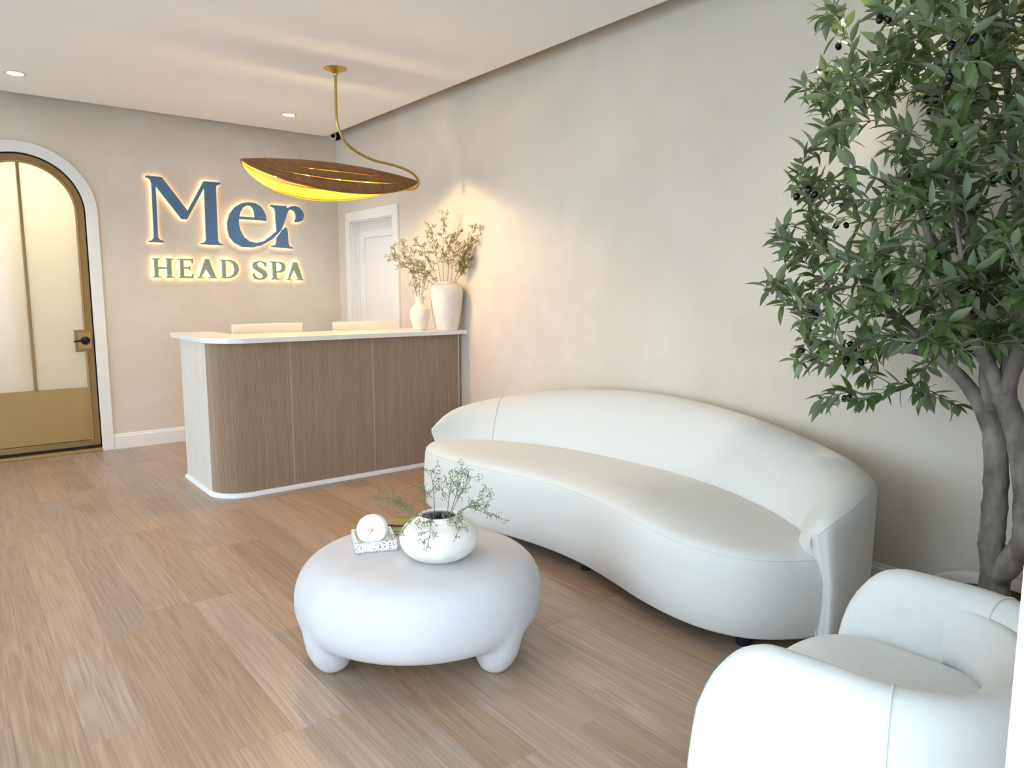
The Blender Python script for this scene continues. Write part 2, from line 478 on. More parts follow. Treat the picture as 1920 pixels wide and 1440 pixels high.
# arched door geometry
DX, DZ, RI, RO = 0.587, 2.005, 0.445, 0.533
def arch(r, z0, n=40, cx=DX, cz=DZ):
    p = [(cx - r, z0)] + [(cx + r * math.cos(math.pi * (1 - i / n)), cz + r * math.sin(math.pi * (1 - i / n))) for i in range(n + 1)] + [(cx + r, z0)]
    return p
# back wall with the arched opening
a = arch(RI + 0.02, -0.16)
outl = [(XL - 0.2, -0.16)] + a + [(XW + 0.2, -0.16), (XW + 0.2, ZT + 0.1), (XL - 0.2, ZT + 0.1)]
v, f = flat_shape([outl], 0.16)
struct(obj('wall_back', [(x, y + YB, z) for x, y, z in v], f, M['wall']), 'beige limewashed wall carrying the sign')
# right wall with the door opening
DY0, DY1, DH = 5.835, 6.70, 2.052
outl = [(-0.1, -0.16), (DY0, -0.16), (DY0, DH), (DY1, DH), (DY1, -0.16), (YB, -0.16), (YB, ZT), (-0.1, ZT)]
v, f = flat_shape([outl], 0.16)
struct(fix(obj('wall_right', [(XW + y, x, z) for x, y, z in v], f, M['wall'])), 'long beige limewashed plaster wall behind the sofa')
# left wall: two tall windows with a pier between them
W1, W2 = (0.35, 3.20), (4.20, 6.85)
wl = MB()
xw0, xw1 = XL - 0.18, XL
wl.box(xw0, -0.1, -0.16, xw1, W1[0], ZT); wl.box(xw0, W1[1], -0.16, xw1, W2[0], ZT); wl.box(xw0, W2[1], -0.16, xw1, YB, ZT)
for w in (W1, W2):
    wl.box(xw0, w[0], -0.16, xw1, w[1], 0.12); wl.box(xw0, w[0], 2.74, xw1, w[1], ZT)
struct(wl.build('wall_left', M['wall']))
for i, w in enumerate((W1, W2)):
    fr = MB(); x0, x1 = XL - 0.12, XL - 0.06; t = 0.05
    fr.box(x0, w[0], 0.12, x1, w[1], 0.12 + t); fr.box(x0, w[0], 2.74 - t, x1, w[1], 2.74)
    mid = (w[0] + w[1]) / 2
    for y in (w[0], mid - t / 2, w[1] - t): fr.box(x0, y, 0.12 + t, x1, y + t, 2.74 - t)
    wo = struct(fr.build('window_%d' % (i + 1), M['black']), 'tall black framed window')
    for y0, y1 in ((w[0] + t, mid - t / 2), (mid + t / 2, w[1] - t)):
        boxo('pane', (XL - 0.093, y0, 0.17), (XL - 0.087, y1, 2.69), M['glass'], wo)
# front wall with the entrance the photograph was taken from
wf = MB()
EX0, EX1 = -0.60, 0.951
wf.box(XL - 0.18, -0.1, -0.16, EX0, YF, ZT); wf.box(EX1, -0.1, -0.16, XW, YF, ZT); wf.box(EX0, -0.1, 2.45, EX1, YF, ZT)
struct(wf.build('wall_front', M['white']))

# baseboards
def baseboard(name, p0, p1, n, h=0.132, t=0.015):
    p0, p1, n = Vector(p0), Vector(p1), Vector(n)
    prof = [(0, 0), (t, 0), (t, h - 0.022), (t * 0.62, h - 0.016), (t * 0.62, h - 0.006), (t * 0.3, h), (0, h)]
    secs = [[tuple(p + n * d) [:2] + (z,) for d, z in prof] for p in (p0, p1)]
    return struct(fix(loft(MB(), secs).build(name, M['white'])))
baseboard('baseboard_back', (DX + RO, YB, 0), (XW - 0.012, YB, 0), (0, -1, 0))
baseboard('baseboard_right', (XW, YF, 0), (XW, 5.755, 0), (-1, 0, 0))

# arched casing
v, f = flat_shape([arch(RO, 0) + arch(RI, 0)[::-1]], 0.034, 0.004)
struct(obj('trim_1', [(x, y + YB - 0.022, z) for x, y, z in v], f, M['white'], smooth=False), 'white arched door casing')
# arched door: gold frame, two frosted panes, kick panel, lock plate and lever
RD = RI - 0.008
YD = YB + 0.012
dr = struct(obj('door_1', *(lambda vf: ([(x, y + YD, z) for x, y, z in vf[0]], vf[1]))(
    flat_shape([arch(RD, 0.052) + arch(RD - 0.052, 0.10)[::-1] ], 0.045, 0.003)), M['gold_dark']), 'gold framed arched door with frosted glass')
boxo('bottom_rail', (DX - RD + 0.002, YD + 0.001, 0.052), (DX + RD - 0.002, YD + 0.044, 0.105), M['gold_dark'], dr, 0.004)
v, f = flat_shape([arch(RD - 0.052, 0.10) + arch(RD - 0.066, 0.10)[::-1]], 0.02)
obj('glazing_bead', [(x, y + YD - 0.008, z) for x, y, z in v], f, M['gold_paint'], dr)
boxo('kick_panel', (DX - RD + 0.045, YD + 0.008, 0.10), (DX + RD - 0.045, YD + 0.035, 0.556), M['gold_paint'], dr)
boxo('panel_bead', (DX - RD + 0.052, YD - 0.006, 0.108), (DX + RD - 0.052, YD + 0.012, 0.122), M['gold_paint'], dr, 0.003)
boxo('mullion', (DX - 0.010, YD + 0.002, 0.55), (DX + 0.010, YD + 0.04, DZ + RD - 0.05), M['gold_dark'], dr, 0.002)
for s in (-1, 1):   # each pane follows half of the arch
    r = RD - 0.05
    pts = [(DX + s * 0.008, 0.55), (DX + s * r, 0.55)] + [(DX + s * r * math.cos(t * math.pi / 40), DZ + r * math.sin(t * math.pi / 40)) for t in range(0, 20)] + [(DX + s * 0.008, DZ + r)]
    v, f = flat_shape([pts], 0.008)
    obj('pane', [(x, y + YD + 0.018, z) for x, y, z in v], f, M['frost'], dr)
boxo('lock_plate', (0.886, YD - 0.010, 0.862), (DX + RD - 0.012, YD + 0.01, 1.046), M['gold_dark'], dr, 0.003)
lp = boxo('lock_panel', (0.912, YD - 0.017, 0.885), (DX + RD - 0.014, YD - 0.002, 1.024), M['gold_paint'], dr, 0.003)
h = MB(); v0 = len(h.v)
lathe(h, [(0, 0), (0.033, 0), (0.035, 0.006), (0.030, 0.014), (0.014, 0.018), (0.012, 0.05), (0, 0.05)], 24)
h.v = [(0.962 + x, YD - 0.015 - z, 0.955 + y) for x, y, z in h.v]
rose = h.build('lever_rose', M['black'], dr, True)
tube_m = MB(); tube(tube_m, cat_rom([(0.962, YD - 0.058, 0.955), (0.935, YD - 0.066, 0.960), (0.905, YD - 0.068, 0.957), (0.868, YD - 0.064, 0.951)], 5), [0.009] * 10 + [0.008, 0.0075, 0.007, 0.006, 0.005, 0.004], 8)
tube_m.build('lever_handle', M['black'], dr, True)
v, f = flat_shape([arch(RI + 0.03, 0.03) + arch(RD - 0.03, 0.03)[::-1]], 0.03)
struct(obj('light_stop_ring', [(x, y + YD + 0.047, z) for x, y, z in v], f, M['black_matte']), 'dark ring added behind the arched frame to block passage light')  # black ring added to stop passage light leaking round the door edge
# threshold and the lit passage behind the frosted glass
struct(boxo('trim_2', (DX - RI, YB - 0.02, 0.0), (DX + RI, YB + 0.14, 0.028), M['gold_paint'], bv=0.004), 'gold door threshold')
struct(boxo('door_gap_shade', (DX - RI, YB + 0.02, 0.026), (DX + RI, YB + 0.12, 0.05), M['black_matte']))  # black strip standing in for the shade of the gap under the door
ps = MB()
ps.box(DX - 0.9, YB + 0.16, -0.16, DX - 0.8, YB + 1.9, 2.9); ps.box(DX + 0.8, YB + 0.16, -0.16, DX + 0.9, YB + 1.9, 2.9)
ps.box(DX - 0.9, YB + 1.8, -0.16, DX + 0.9, YB + 1.9, 2.9); ps.box(DX - 0.9, YB + 0.16, 2.8, DX + 0.9, YB + 1.9, 2.9)
ps.box(DX - 0.9, YB + 0.05, -0.16, DX + 0.9, YB + 1.9, -0.01)
struct(ps.build('wall_passage', M['white']))
pl = thing('passage_lamp_offscreen', 'round white ceiling lamp in the passage behind the arched frosted door', 'lamp', (DX + 0.1, YB + 0.75, 2.8))
lathe(MB(), [(0, 0), (0.16, 0), (0.16, -0.03), (0.15, -0.05), (0, -0.055)], 32).build('lamp_body', M['lens'], pl, True)
point('passage_light_offscreen', (0, 0, -0.16), BACK_W, (1.0, 0.82, 0.52), 0.10, pl)

# white panelled door on the right wall
xd = XW + 0.085
jm = MB()
jm.box(XW - 0.001, DY0 - 0.0, 0, XW + 0.16, DY0 + 0.018, DH); jm.box(XW - 0.001, DY1 - 0.018, 0, XW + 0.16, DY1, DH)
jm.box(XW - 0.001, DY0, DH - 0.018, XW + 0.16, DY1, DH)
jm.box(xd - 0.03, DY0 + 0.018, 0, xd - 0.002, DY0 + 0.034, DH - 0.034); jm.box(xd - 0.03, DY1 - 0.034, 0, xd - 0.002, DY1 - 0.018, DH - 0.034)
jm.box(xd - 0.03, DY0 + 0.018, DH - 0.034, xd - 0.002, DY1 - 0.018, DH - 0.018)
struct(jm.build('trim_4', M['white']))
d2 = struct(boxo('door_2', (xd, DY0 + 0.016, 0.006), (xd + 0.028, DY1 - 0.016, DH - 0.016), M['white']), 'white panelled door behind the reception counter')
for z0, z1 in ((0.006, 0.22), (0.98, 1.10), (DH - 0.165, DH - 0.016)):
    boxo('rail', (xd - 0.012, DY0 + 0.016, z0), (xd + 0.001, DY1 - 0.016, z1), M['white'], d2, 0.004)
for y0, y1 in ((DY0 + 0.016, DY0 + 0.13), (DY1 - 0.13, DY1 - 0.016)):
    boxo('stile', (xd - 0.0121, y0, 0.006), (xd + 0.001, y1, DH - 0.016), M['white'], d2, 0.004)
# casing of that door
tw = 0.088
cs = [(DY0 - tw, 0), (DY0 - tw, DH + tw), (DY1 + tw, DH + tw), (DY1 + tw, 0), (DY1 - 0.006, 0), (DY1 - 0.006, DH - 0.006), (DY0 + 0.006, DH - 0.006), (DY0 + 0.006, 0)]
v, f = flat_shape([cs], 0.022, 0.003)
struct(fix(obj('trim_5', [(XW - 0.022 + y, x, z) for x, y, z in v], f, M['white'])), 'white door casing')

# ================================================================== recessed downlights
def downlight(x, y, label, watts=DOWN_W, cone=115, group=None, end=''):
    t = thing('downlight' + end, label, 'downlight', (x, y, ZC), 0, group)
    lathe(MB(), [(0.052, 0.0), (0.066, -0.001), (0.067, -0.004), (0.052, -0.006), (0.046, -0.002), (0.046, 0.003)], 32).build('trim_ring', M['white'], t, True)
    lathe(MB(), [(0.047, -0.0015), (0, -0.0025)], 28).build('lamp_lens', M['lens'], t, True)
    spot('downlight_beam' + end, (0, 0, -0.02), watts, (1.0, 0.91, 0.79), cone, t, 0.045)
downlight(0.553, 6.21, 'small round recessed downlight in the ceiling near the arched door')
downlight(2.48, 6.18, 'small round recessed downlight in the ceiling near the corner camera')
# above the frame: the photograph shows the crisp shadow one casts under the coffee table and the warm pool and leaf shadows of the other at the tree
downlight(0.55, 2.6, 'recessed ceiling downlight over the waiting area beside the coffee table', end='_offscreen')
downlight(2.80, 1.28, 'recessed ceiling downlight straight above the olive tree', end='_offscreen')

# security camera in the corner
t = thing('security_camera', 'small white bullet security camera with black lens in the ceiling corner', 'camera', (3.215, 6.90, 2.895))
d = (Vector((0, 0, 1.36)) - Vector((3.215, 6.90, 2.895))); d.z *= 0.6; d.normalize()
bm_ = MB(); tube(bm_, [d * -0.09, d * 0.028, d * 0.03], [0.033, 0.033, 0.030], 24); bm_.build('camera_body', M['white'], t, True)
bm_ = MB(); tube(bm_, [d * 0.024, d * 0.033, d * 0.0335], [0.022, 0.022, 0.021], 24); bm_.build('lens', M['black_matte'], t, True)
bm_ = MB(); bm_.box(0.05, -0.025, -0.03, 0.069, 0.045, 0.06); tube(bm_, [d * -0.05, (0.055, 0.01, 0.02)], 0.012, 10)
bm_.build('bracket', M['black'], t)

# ================================================================== sign
LETTERS = {
 'M': [[(1490, 2343),(1502, 2356),(1625, 2354),(1824, 2080),(1974, 2352),(2122, 2352),(2115, 2333),(2088, 2324),(2078, 2299),(2075, 1826),(2087, 1805),(2116, 1801),(2114, 1787),(1921, 1788),(1923, 1801),(1954, 1808),(1969, 1830),(1974, 2290),(1816, 2005),(1768, 2004),(1573, 2270),(1568, 1837),(1579, 1817),(1612, 1806),(1611, 1791),(1487, 1791),(1490, 1802),(1518, 1810),(1533, 1835),(1539, 2292),(1529, 2323),(1512, 2336),(1489, 2337)]],
 'e': [[(2530, 2033),(2529, 2076),(2511, 2127),(2477, 2168),(2433, 2191),(2372, 2197),(2301, 2182),(2239, 2143),(2189, 2080),(2164, 2001),(2163, 1933),(2179, 1865),(2223, 1811),(2291, 1779),(2379, 1778),(2470, 1799),(2553, 1847),(2601, 1880),(2668, 1950),(2627, 1948),(2564, 1892),(2499, 1844),(2426, 1824),(2364, 1834),(2313, 1871),(2281, 1930),(2271, 1990),(2273, 2035)], [(2277, 2060),(2289, 2103),(2317, 2144),(2353, 2164),(2388, 2162),(2413, 2129),(2420, 2060)]],
 'r': [[(2627, 1946),(2621, 2028),(2620, 2117),(2612, 2152),(2590, 2168),(2567, 2173),(2577, 2186),(2729, 2187),(2735, 2167),(2772, 2186),(2815, 2195),(2862, 2181),(2896, 2144),(2907, 2100),(2886, 2057),(2842, 2038),(2799, 2039),(2818, 2067),(2823, 2103),(2809, 2137),(2778, 2158),(2753, 2145),(2736, 2114),(2718, 2065),(2699, 2015),(2668, 1949)], [(2683, 1962),(2707, 1983),(2730, 1973),(2734, 1945),(2737, 1827),(2752, 1801),(2777, 1795),(2774, 1780),(2565, 1789),(2570, 1801),(2602, 1809),(2615, 1827),(2621, 1880),(2648, 1915)]],
 'H': [[(1509, 1654),(1572, 1654),(1570, 1644),(1556, 1641),(1554, 1580),(1624, 1579),(1626, 1643),(1613, 1645),(1616, 1657),(1681, 1657),(1679, 1646),(1666, 1642),(1662, 1499),(1677, 1495),(1679, 1484),(1612, 1484),(1613, 1494),(1624, 1498),(1624, 1562),(1555, 1562),(1554, 1500),(1573, 1495),(1572, 1486),(1503, 1486),(1505, 1495),(1521, 1500),(1524, 1638),(1509, 1643)]],
 'E': [[(1717, 1655),(1849, 1657),(1847, 1615),(1837, 1615),(1828, 1640),(1768, 1640),(1767, 1584),(1809, 1584),(1820, 1600),(1821, 1554),(1811, 1554),(1806, 1567),(1767, 1567),(1767, 1503),(1825, 1501),(1838, 1524),(1848, 1524),(1845, 1483),(1718, 1483),(1720, 1494),(1733, 1498),(1736, 1642),(1717, 1645)]],
 'A': [[(1951, 1660),(1986, 1660),(2038, 1498),(2053, 1494),(2053, 1484),(1972, 1485),(1975, 1496),(1993, 1499),(1957, 1567),(1912, 1498),(1930, 1493),(1929, 1484),(1874, 1485),(1876, 1493),(1893, 1500)]],
 'D': [[(2078, 1657),(2165, 1659),(2216, 1646),(2244, 1616),(2254, 1573),(2240, 1529),(2204, 1498),(2156, 1486),(2080, 1487),(2082, 1497),(2096, 1501),(2099, 1645),(2077, 1647)], [(2134, 1644),(2164, 1642),(2197, 1619),(2210, 1572),(2197, 1528),(2161, 1503),(2131, 1503)]],
 'S': [[(2511, 1600),(2497, 1604),(2485, 1631),(2454, 1643),(2428, 1634),(2424, 1616),(2447, 1594),(2496, 1568),(2520, 1537),(2516, 1506),(2487, 1481),(2442, 1474),(2397, 1482),(2378, 1513),(2382, 1540),(2397, 1540),(2407, 1509),(2433, 1492),(2461, 1495),(2473, 1510),(2462, 1532),(2414, 1562),(2384, 1588),(2379, 1619),(2395, 1644),(2436, 1656),(2481, 1653),(2512, 1640)]],
 'P': [[(2547, 1655),(2647, 1654),(2688, 1640),(2703, 1604),(2690, 1567),(2652, 1546),(2610, 1545),(2612, 1494),(2633, 1489),(2632, 1478),(2551, 1479),(2554, 1490),(2570, 1494),(2570, 1642),(2546, 1643)], [(2609, 1641),(2637, 1639),(2659, 1621),(2661, 1590),(2643, 1567),(2610, 1562)]],
 'A2': [[(2779, 1654),(2819, 1653),(2871, 1487),(2888, 1483),(2886, 1474),(2806, 1475),(2808, 1486),(2822, 1490),(2785, 1574),(2739, 1489),(2758, 1483),(2758, 1475),(2701, 1476),(2703, 1485),(2720, 1489)]],
}
def sign(name, label, keys, m, led, gap, dep):
    s = thing(name, label, 'sign', (0, YB, 0))
    for k in keys:
        polys = [[(a / 1000, b / 1000) for a, b in p] for p in LETTERS[k]]
        v, f = flat_shape(polys, dep, 0.0015)
        lt = obj('letter', [(x, y - gap - dep, z) for x, y, z in v], f, m, s)
        lt['label'] = 'letter ' + k[0]
        v, f = flat_shape(polys, 0.004)
        obj('led_backing', [(x, y - gap, z) for x, y, z in v], f, led, lt)
    return s
sign('wordmark_sign', 'slate blue backlit serif letters reading Mer on the beige wall', ['M', 'e', 'r'], M['blue'], M['led1'], 0.022, 0.028)
sign('tagline_sign', 'small sage grey backlit serif capitals reading HEAD SPA under the blue letters', ['H', 'E', 'A', 'D', 'S', 'P', 'A2'], M['sage'], M['led2'], 0.022, 0.022)

# ================================================================== reception counter
CX0, CX1, CY0, CYB, RC = 1.362, 3.25, 4.775, 5.56, 0.20     # left face, right end, front face, back of the left wing, corner radius
ZS = 1.065                                                    # top of the quartz
rc = thing('reception_counter', 'fluted oak reception counter with rounded corner and white quartz top', 'counter', (0, 0, 0))
def flutes(path, name, pitch=0.0088, amp=0.0032, z0=0.028, z1=ZS - 0.034):
    """path: function arc length -> (point, normal); half-round ribs"""
    fn, length = path
    n = max(1, round(length / pitch)); v = []; f = []
    prof = [(0.0, -1.0), (0.12, -0.1), (0.32, 0.75), (0.5, 1.0), (0.68, 0.75), (0.88, -0.1)]
    S = [((i + a) * length / n, b) for i in range(n) for a, b in prof] + [(length, -1.0)]
    for s, b in S:
        p, nn = fn(s)
        q = (p[0] + nn[0] * amp * b, p[1] + nn[1] * amp * b)
        v += [(q[0], q[1], z0), (q[0], q[1], z1)]
    for i in range(len(S) - 1): f.append((2 * i, 2 * i + 2, 2 * i + 3, 2 * i + 1))
    return obj(name, v, f, M['flute'], rc)
def line(x0, x1): return (lambda s: ((x0 + s, CY0), (0, -1)), x1 - x0)
arc_len = RC * math.pi / 2
def corner(s):
    if s < arc_len:
        w = s / RC
        return ((CX0 + RC - RC * math.cos(w), CY0 + RC - RC * math.sin(w)), (-math.cos(w), -math.sin(w)))
    return ((CX0 + RC + s - arc_len, CY0), (0, -1))
flutes((corner, arc_len + 1.859 - CX0 - RC), 'fluted_panel')
flutes(line(1.867, 2.482), 'fluted_panel'); flutes(line(2.490, CX1 - 0.006), 'fluted_panel')
for x in (1.863, 2.486): boxo('seam_strip', (x - 0.004, CY0 - 0.003, 0.028), (x + 0.004, CY0 + 0.01, ZS - 0.034), M['seam'], rc)
boxo('end_strip', (CX1 - 0.006, CY0 - 0.003, 0.0), (CX1 + 0.002, CY0 + 0.4, ZS - 0.034), M['oak_plain'], rc)
boxo('side_panel', (CX0 - 0.004, CY0 + RC - 0.02, 0.028), (CX0 + 0.018, CYB, ZS - 0.034), M['oak_plain'], rc, 0.002)
def offset_outline(d, yb, xr, n=14):
    r = RC + d
    return [(CX0 - d, yb)] + [(CX0 + RC - r * math.cos(i / n * math.pi / 2), CY0 + RC - r * math.sin(i / n * math.pi / 2)) for i in range(n + 1)] + [(xr, CY0 - d)]
core = offset_outline(-0.006, CYB, CX1 - 0.01)
inner = [(CX1 - 0.01, CY0 + 0.06), (CX0 + 0.27, CY0 + 0.06), (CX0 + 0.06, CY0 + 0.27), (CX0 + 0.06, CYB)]
secs = [[(x, y, z) for x, y in core + inner] for z in (0.0, ZS - 0.034)]
fix(loft(MB(), secs).build('carcass', M['oak_plain'], rc))
tr_o = offset_outline(0.020, CYB + 0.01, CX1); tr_m = offset_outline(0.012, CYB + 0.01, CX1); tr_i = offset_outline(-0.004, CYB + 0.01, CX1)
rows = [[(x, y, 0) for x, y in tr_o], [(x, y, 0.015) for x, y in tr_o], [(x, y, 0.026) for x, y in tr_m], [(x, y, 0.030) for x, y in tr_i]]
loft(MB(), rows, closed=False, caps=False).build('base_trim', M['white'], rc, True)
OV = 0.035
top = offset_outline(0.035, 5.70, XW - 0.004); top = [(x, y if y > CY0 + 0.25 else y - 0.05 * min(1, (CY0 + 0.25 - y) / 0.25)) for x, y in top]
top_in = [(XW - 0.004, 5.20), (1.66, 5.20), (1.625, 5.235), (1.62, 5.27), (1.62, 5.70)]
secs = [[(x, y, z) for x, y in top + top_in] for z in (ZS - 0.034, ZS)]
bevel(fix(loft(MB(), secs).build('quartz_top', M['quartz'], rc)), 0.003)
boxo('work_surface', (CX0 + 0.06, CY0 + 0.06, 0.72), (CX1 - 0.012, 5.62, 0.748), M['white'], rc, 0.003)
boxo('end_panel', (CX1 - 0.03, CY0 + 0.08, 0.0), (CX1 - 0.012, 5.60, 0.72), M['oak_plain'], rc)

# two monitors on the work surface, only their tops show over the quartz
def monitor(x, y, rz, label):
    t = thing('desktop_monitor', label, 'monitor', (x, y, 0.748), rz, None)
    boxo('casing', (-0.262, -0.010, 0.03), (0.262, 0.008, 0.382), M['silver'], t, 0.004)
    boxo('display', (-0.254, 0.0075, 0.075), (0.254, 0.0095, 0.374), M['screen'], t)
    boxo('stand', (-0.07, -0.075, 0.008), (0.07, -0.066, 0.2), M['silver'], t, 0.003)
    boxo('hinge', (-0.05, -0.07, 0.17), (0.05, -0.008, 0.2), M['silver'], t, 0.003)
    boxo('foot', (-0.07, -0.075, 0.0), (0.07, 0.09, 0.008), M['silver'], t, 0.003)
monitor(1.905, 5.29, R(0), 'white backed desktop monitor behind the counter, near its rounded corner')
monitor(2.655, 5.22, R(-6), 'white backed desktop monitor behind the counter, near the jug')

# ================================================================== vases on the counter
jug = thing('handled_jug', 'small cream ceramic jug with a loop handle on the counter', 'jug', (2.945, 4.86, ZS))
pr = prof_smooth([(0.0, 0.0), (0.046, 0.0), (0.058, 0.03), (0.072, 0.085), (0.078, 0.125), (0.070, 0.165), (0.048, 0.192), (0.034, 0.207), (0.031, 0.235), (0.036, 0.256), (0.039, 0.262), (0.034, 0.262), (0.027, 0.235), (0.030, 0.20), (0.0, 0.18)])
lathe(MB(), pr, 40).build('jug_body', M['ceramic2'], jug, True)
hd = MB(); dj = Vector((0.78, -0.62, 0))
tube(hd, cat_rom([tuple(dj * a + Vector((0, 0, b))) for a, b in ((0.030, 0.245), (0.052, 0.247), (0.078, 0.225), (0.084, 0.195), (0.076, 0.168), (0.066, 0.152))], 6), 0.0085, 10)
hd.build('loop_handle', M['ceramic2'], jug, True)
jar = thing('tall_jar', 'tall chalky white shouldered ceramic jar on the counter beside the wall', 'vase', (3.142, 4.78, ZS))
pr = prof_smooth([(0.0, 0.0), (0.082, 0.0), (0.092, 0.02), (0.108, 0.10), (0.122, 0.20), (0.129, 0.28), (0.126, 0.32), (0.108, 0.348), (0.084, 0.36), (0.079, 0.364), (0.080, 0.374), (0.073, 0.376), (0.068, 0.36), (0.09, 0.33), (0.0, 0.10)])
lathe(MB(), pr, 48).build('jar_body', M['ceramic'], jar, True)

def branch(name, base, tip, sag, seed, label, group, ms, mb_, dens=1.0, r0=0.0016, budr=0.0034, spread=0.05, start=0.4):
    """a dried spray: curved stem, forked twigs, small round buds"""
    rg = random.Random(seed)
    b, t = Vector(base), Vector(tip)
    d = t - b; L_ = d.length
    mid = b + d * 0.5 + Vector((0, 0, sag)) + Vector((rg.uniform(-1, 1), rg.uniform(-1, 1), 0)) * 0.01
    P = cat_rom([b, mid, t], 7)
    st = MB(); bd = MB()
    tube(st, [p - b for p in P], [r0 * (1 - 0.5 * i / len(P)) for i in range(len(P))], 5)
    def bud(p):
        r = budr * rg.uniform(0.7, 1.25)
        q = p - b; R_ = [(r, 0, 0), (-r, 0, 0), (0, r, 0), (0, -r, 0), (0, 0, r * 1.2), (0, 0, -r)]
        bd.add([q + Vector(x) for x in R_], [(0, 2, 4), (2, 1, 4), (1, 3, 4), (3, 0, 4), (2, 0, 5), (1, 2, 5), (3, 1, 5), (0, 3, 5)])
    def rdir(main, k):
        w = Vector((rg.gauss(0, 1), rg.gauss(0, 1), rg.gauss(0, 1))); w.normalize()
        return (main.normalized() + w * k).normalized()
    n = int(len(P))
    for i in range(n):
        u = i / (n - 1)
        if u < start: continue
        for _ in range(2 if dens >= 1 else 1):
            dirn = rdir(d, 0.85); l1 = spread * rg.uniform(0.6, 1.3)
            e = P[i] + dirn * l1
            tube(st, [P[i] - b, (P[i] + e) / 2 - b + Vector((0, 0, 0.004)), e - b], [r0 * 0.55, r0 * 0.5, r0 * 0.4], 4, False)
            bud(e)
            for _ in range(int(3 * dens) + 1):
                q0 = P[i] + (e - P[i]) * rg.uniform(0.35, 1.0)
                q = q0 + rdir(dirn, 0.9) * spread * rg.uniform(0.25, 0.55)
                tube(st, [q0 - b, q - b], [r0 * 0.4, r0 * 0.3], 3, False)
                bud(q)
                for _ in range(2):
                    w = q + rdir(dirn, 1.3) * 0.012
                    tube(st, [q - b, w - b], [r0 * 0.3, r0 * 0.25], 3, False); bud(w)
    o = st.build(name, ms, None, True); o.location = b
    tag(o, label, 'dried branch', group)
    bd.build('buds', mb_, o)['kind'] = 'stuff'
    return o

J = Vector((3.142, 4.78, ZS))
tips = [(3.14, 4.80, 1.92), (3.06, 4.86, 1.84), (3.20, 4.70, 1.80), (3.23, 4.52, 1.83), (3.22, 4.55, 1.73), (3.21, 4.62, 1.66), (3.24, 4.60, 1.58),
        (2.86, 4.95, 1.72), (2.76, 4.90, 1.66), (2.72, 4.85, 1.60), (3.0, 4.95, 1.73), (2.88, 4.72, 1.54), (3.10, 4.66, 1.74)]
for i, tp in enumerate(tips):
    a_ = math.atan2(tp[1] - J.y, tp[0] - J.x)
    branch('dried_branch', J + Vector((0.035 * math.cos(a_), 0.035 * math.sin(a_), 0.30)), tp, 0.015, 100 + i,
           'olive brown dried spray with tiny buds standing in the tall white jar', 'dried sprays in the tall jar', M['stem'], M['bud'], 1.0, 0.0019, 0.0040, 0.05, 0.38)
Jg = Vector((2.945, 4.86, ZS))
for i, tp in enumerate([(2.93, 4.86, 1.55), (2.90, 4.90, 1.50), (2.98, 4.84, 1.52), (2.88, 4.84, 1.42), (3.02, 4.88, 1.47)]):
    branch('dried_branch', Jg + Vector(((tp[0] - Jg.x) * 0.2, (tp[1] - Jg.y) * 0.2, 0.20)), tp, 0.01, 140 + i,
           'short olive brown dried spray with tiny buds standing in the small jug', 'dried sprays in the jug', M['stem'], M['bud'], 0.6, 0.0016, 0.0032, 0.032, 0.42)

# ================================================================== pendant lamp
PX, PY = 2.241, 4.74
pd = thing('pendant_lamp', 'leaf shaped brown raffia pendant with gold lining on a curved brass stem', 'pendant lamp', (PX, PY, ZC))
def PP(x, z, y=0.0): return (x - PX, y, z - ZC)
lathe(MB(), prof_smooth([(0.0, -0.047), (0.012, -0.046), (0.016, -0.034), (0.03, -0.022), (0.055, -0.012), (0.076, -0.004), (0.078, 0.0)], 5) + [(0, 0)], 40).build('canopy', M['brass'], pd, True)
tm = MB()
tube(tm, cat_rom([PP(2.241, 2.83), PP(2.239, 2.70), PP(2.238, 2.59), PP(2.245, 2.49), PP(2.29, 2.40), PP(2.37, 2.338), PP(2.51, 2.290), PP(2.68, 2.270), PP(2.814, 2.237), PP(2.878, 2.185), PP(2.866, 2.132), PP(2.812, 2.109), PP(2.753, 2.113), PP(2.70, 2.135)], 6), 0.0095, 12)
tm.build('curved_stem', M['brass'], pd, True)
tm = MB(); tube(tm, [PP(2.70, 2.135), PP(2.55, 2.170), PP(2.2, 2.195), PP(1.85, 2.180)], 0.008, 8); tm.build('lamp_bar', M['brass'], pd, True)
XA, XB = 1.580, 2.866
def leaf_pt(u, w, off=0.0):
    """u 0..1 along the leaf, w -1..1 across; a folded leaf, concave side down"""
    x = XA + (XB - XA) * u
    env = math.sin(math.pi * min(max(u, 0), 1) ** 0.92) ** 0.72
    half = 0.262 * env
    ridge = 2.196 - 0.016 * u + 0.052 * math.sin(math.pi * u) ** 0.8
    drop = 0.228 * env * (0.35 * abs(w) + 0.65 * w * w)
    return Vector((x - PX, w * half, ridge - drop - off - ZC))
rowsW = [-1.0, -0.74, -0.50, -0.26, 0.0, 0.26, 0.50, 0.74, 1.0]
NU = 64
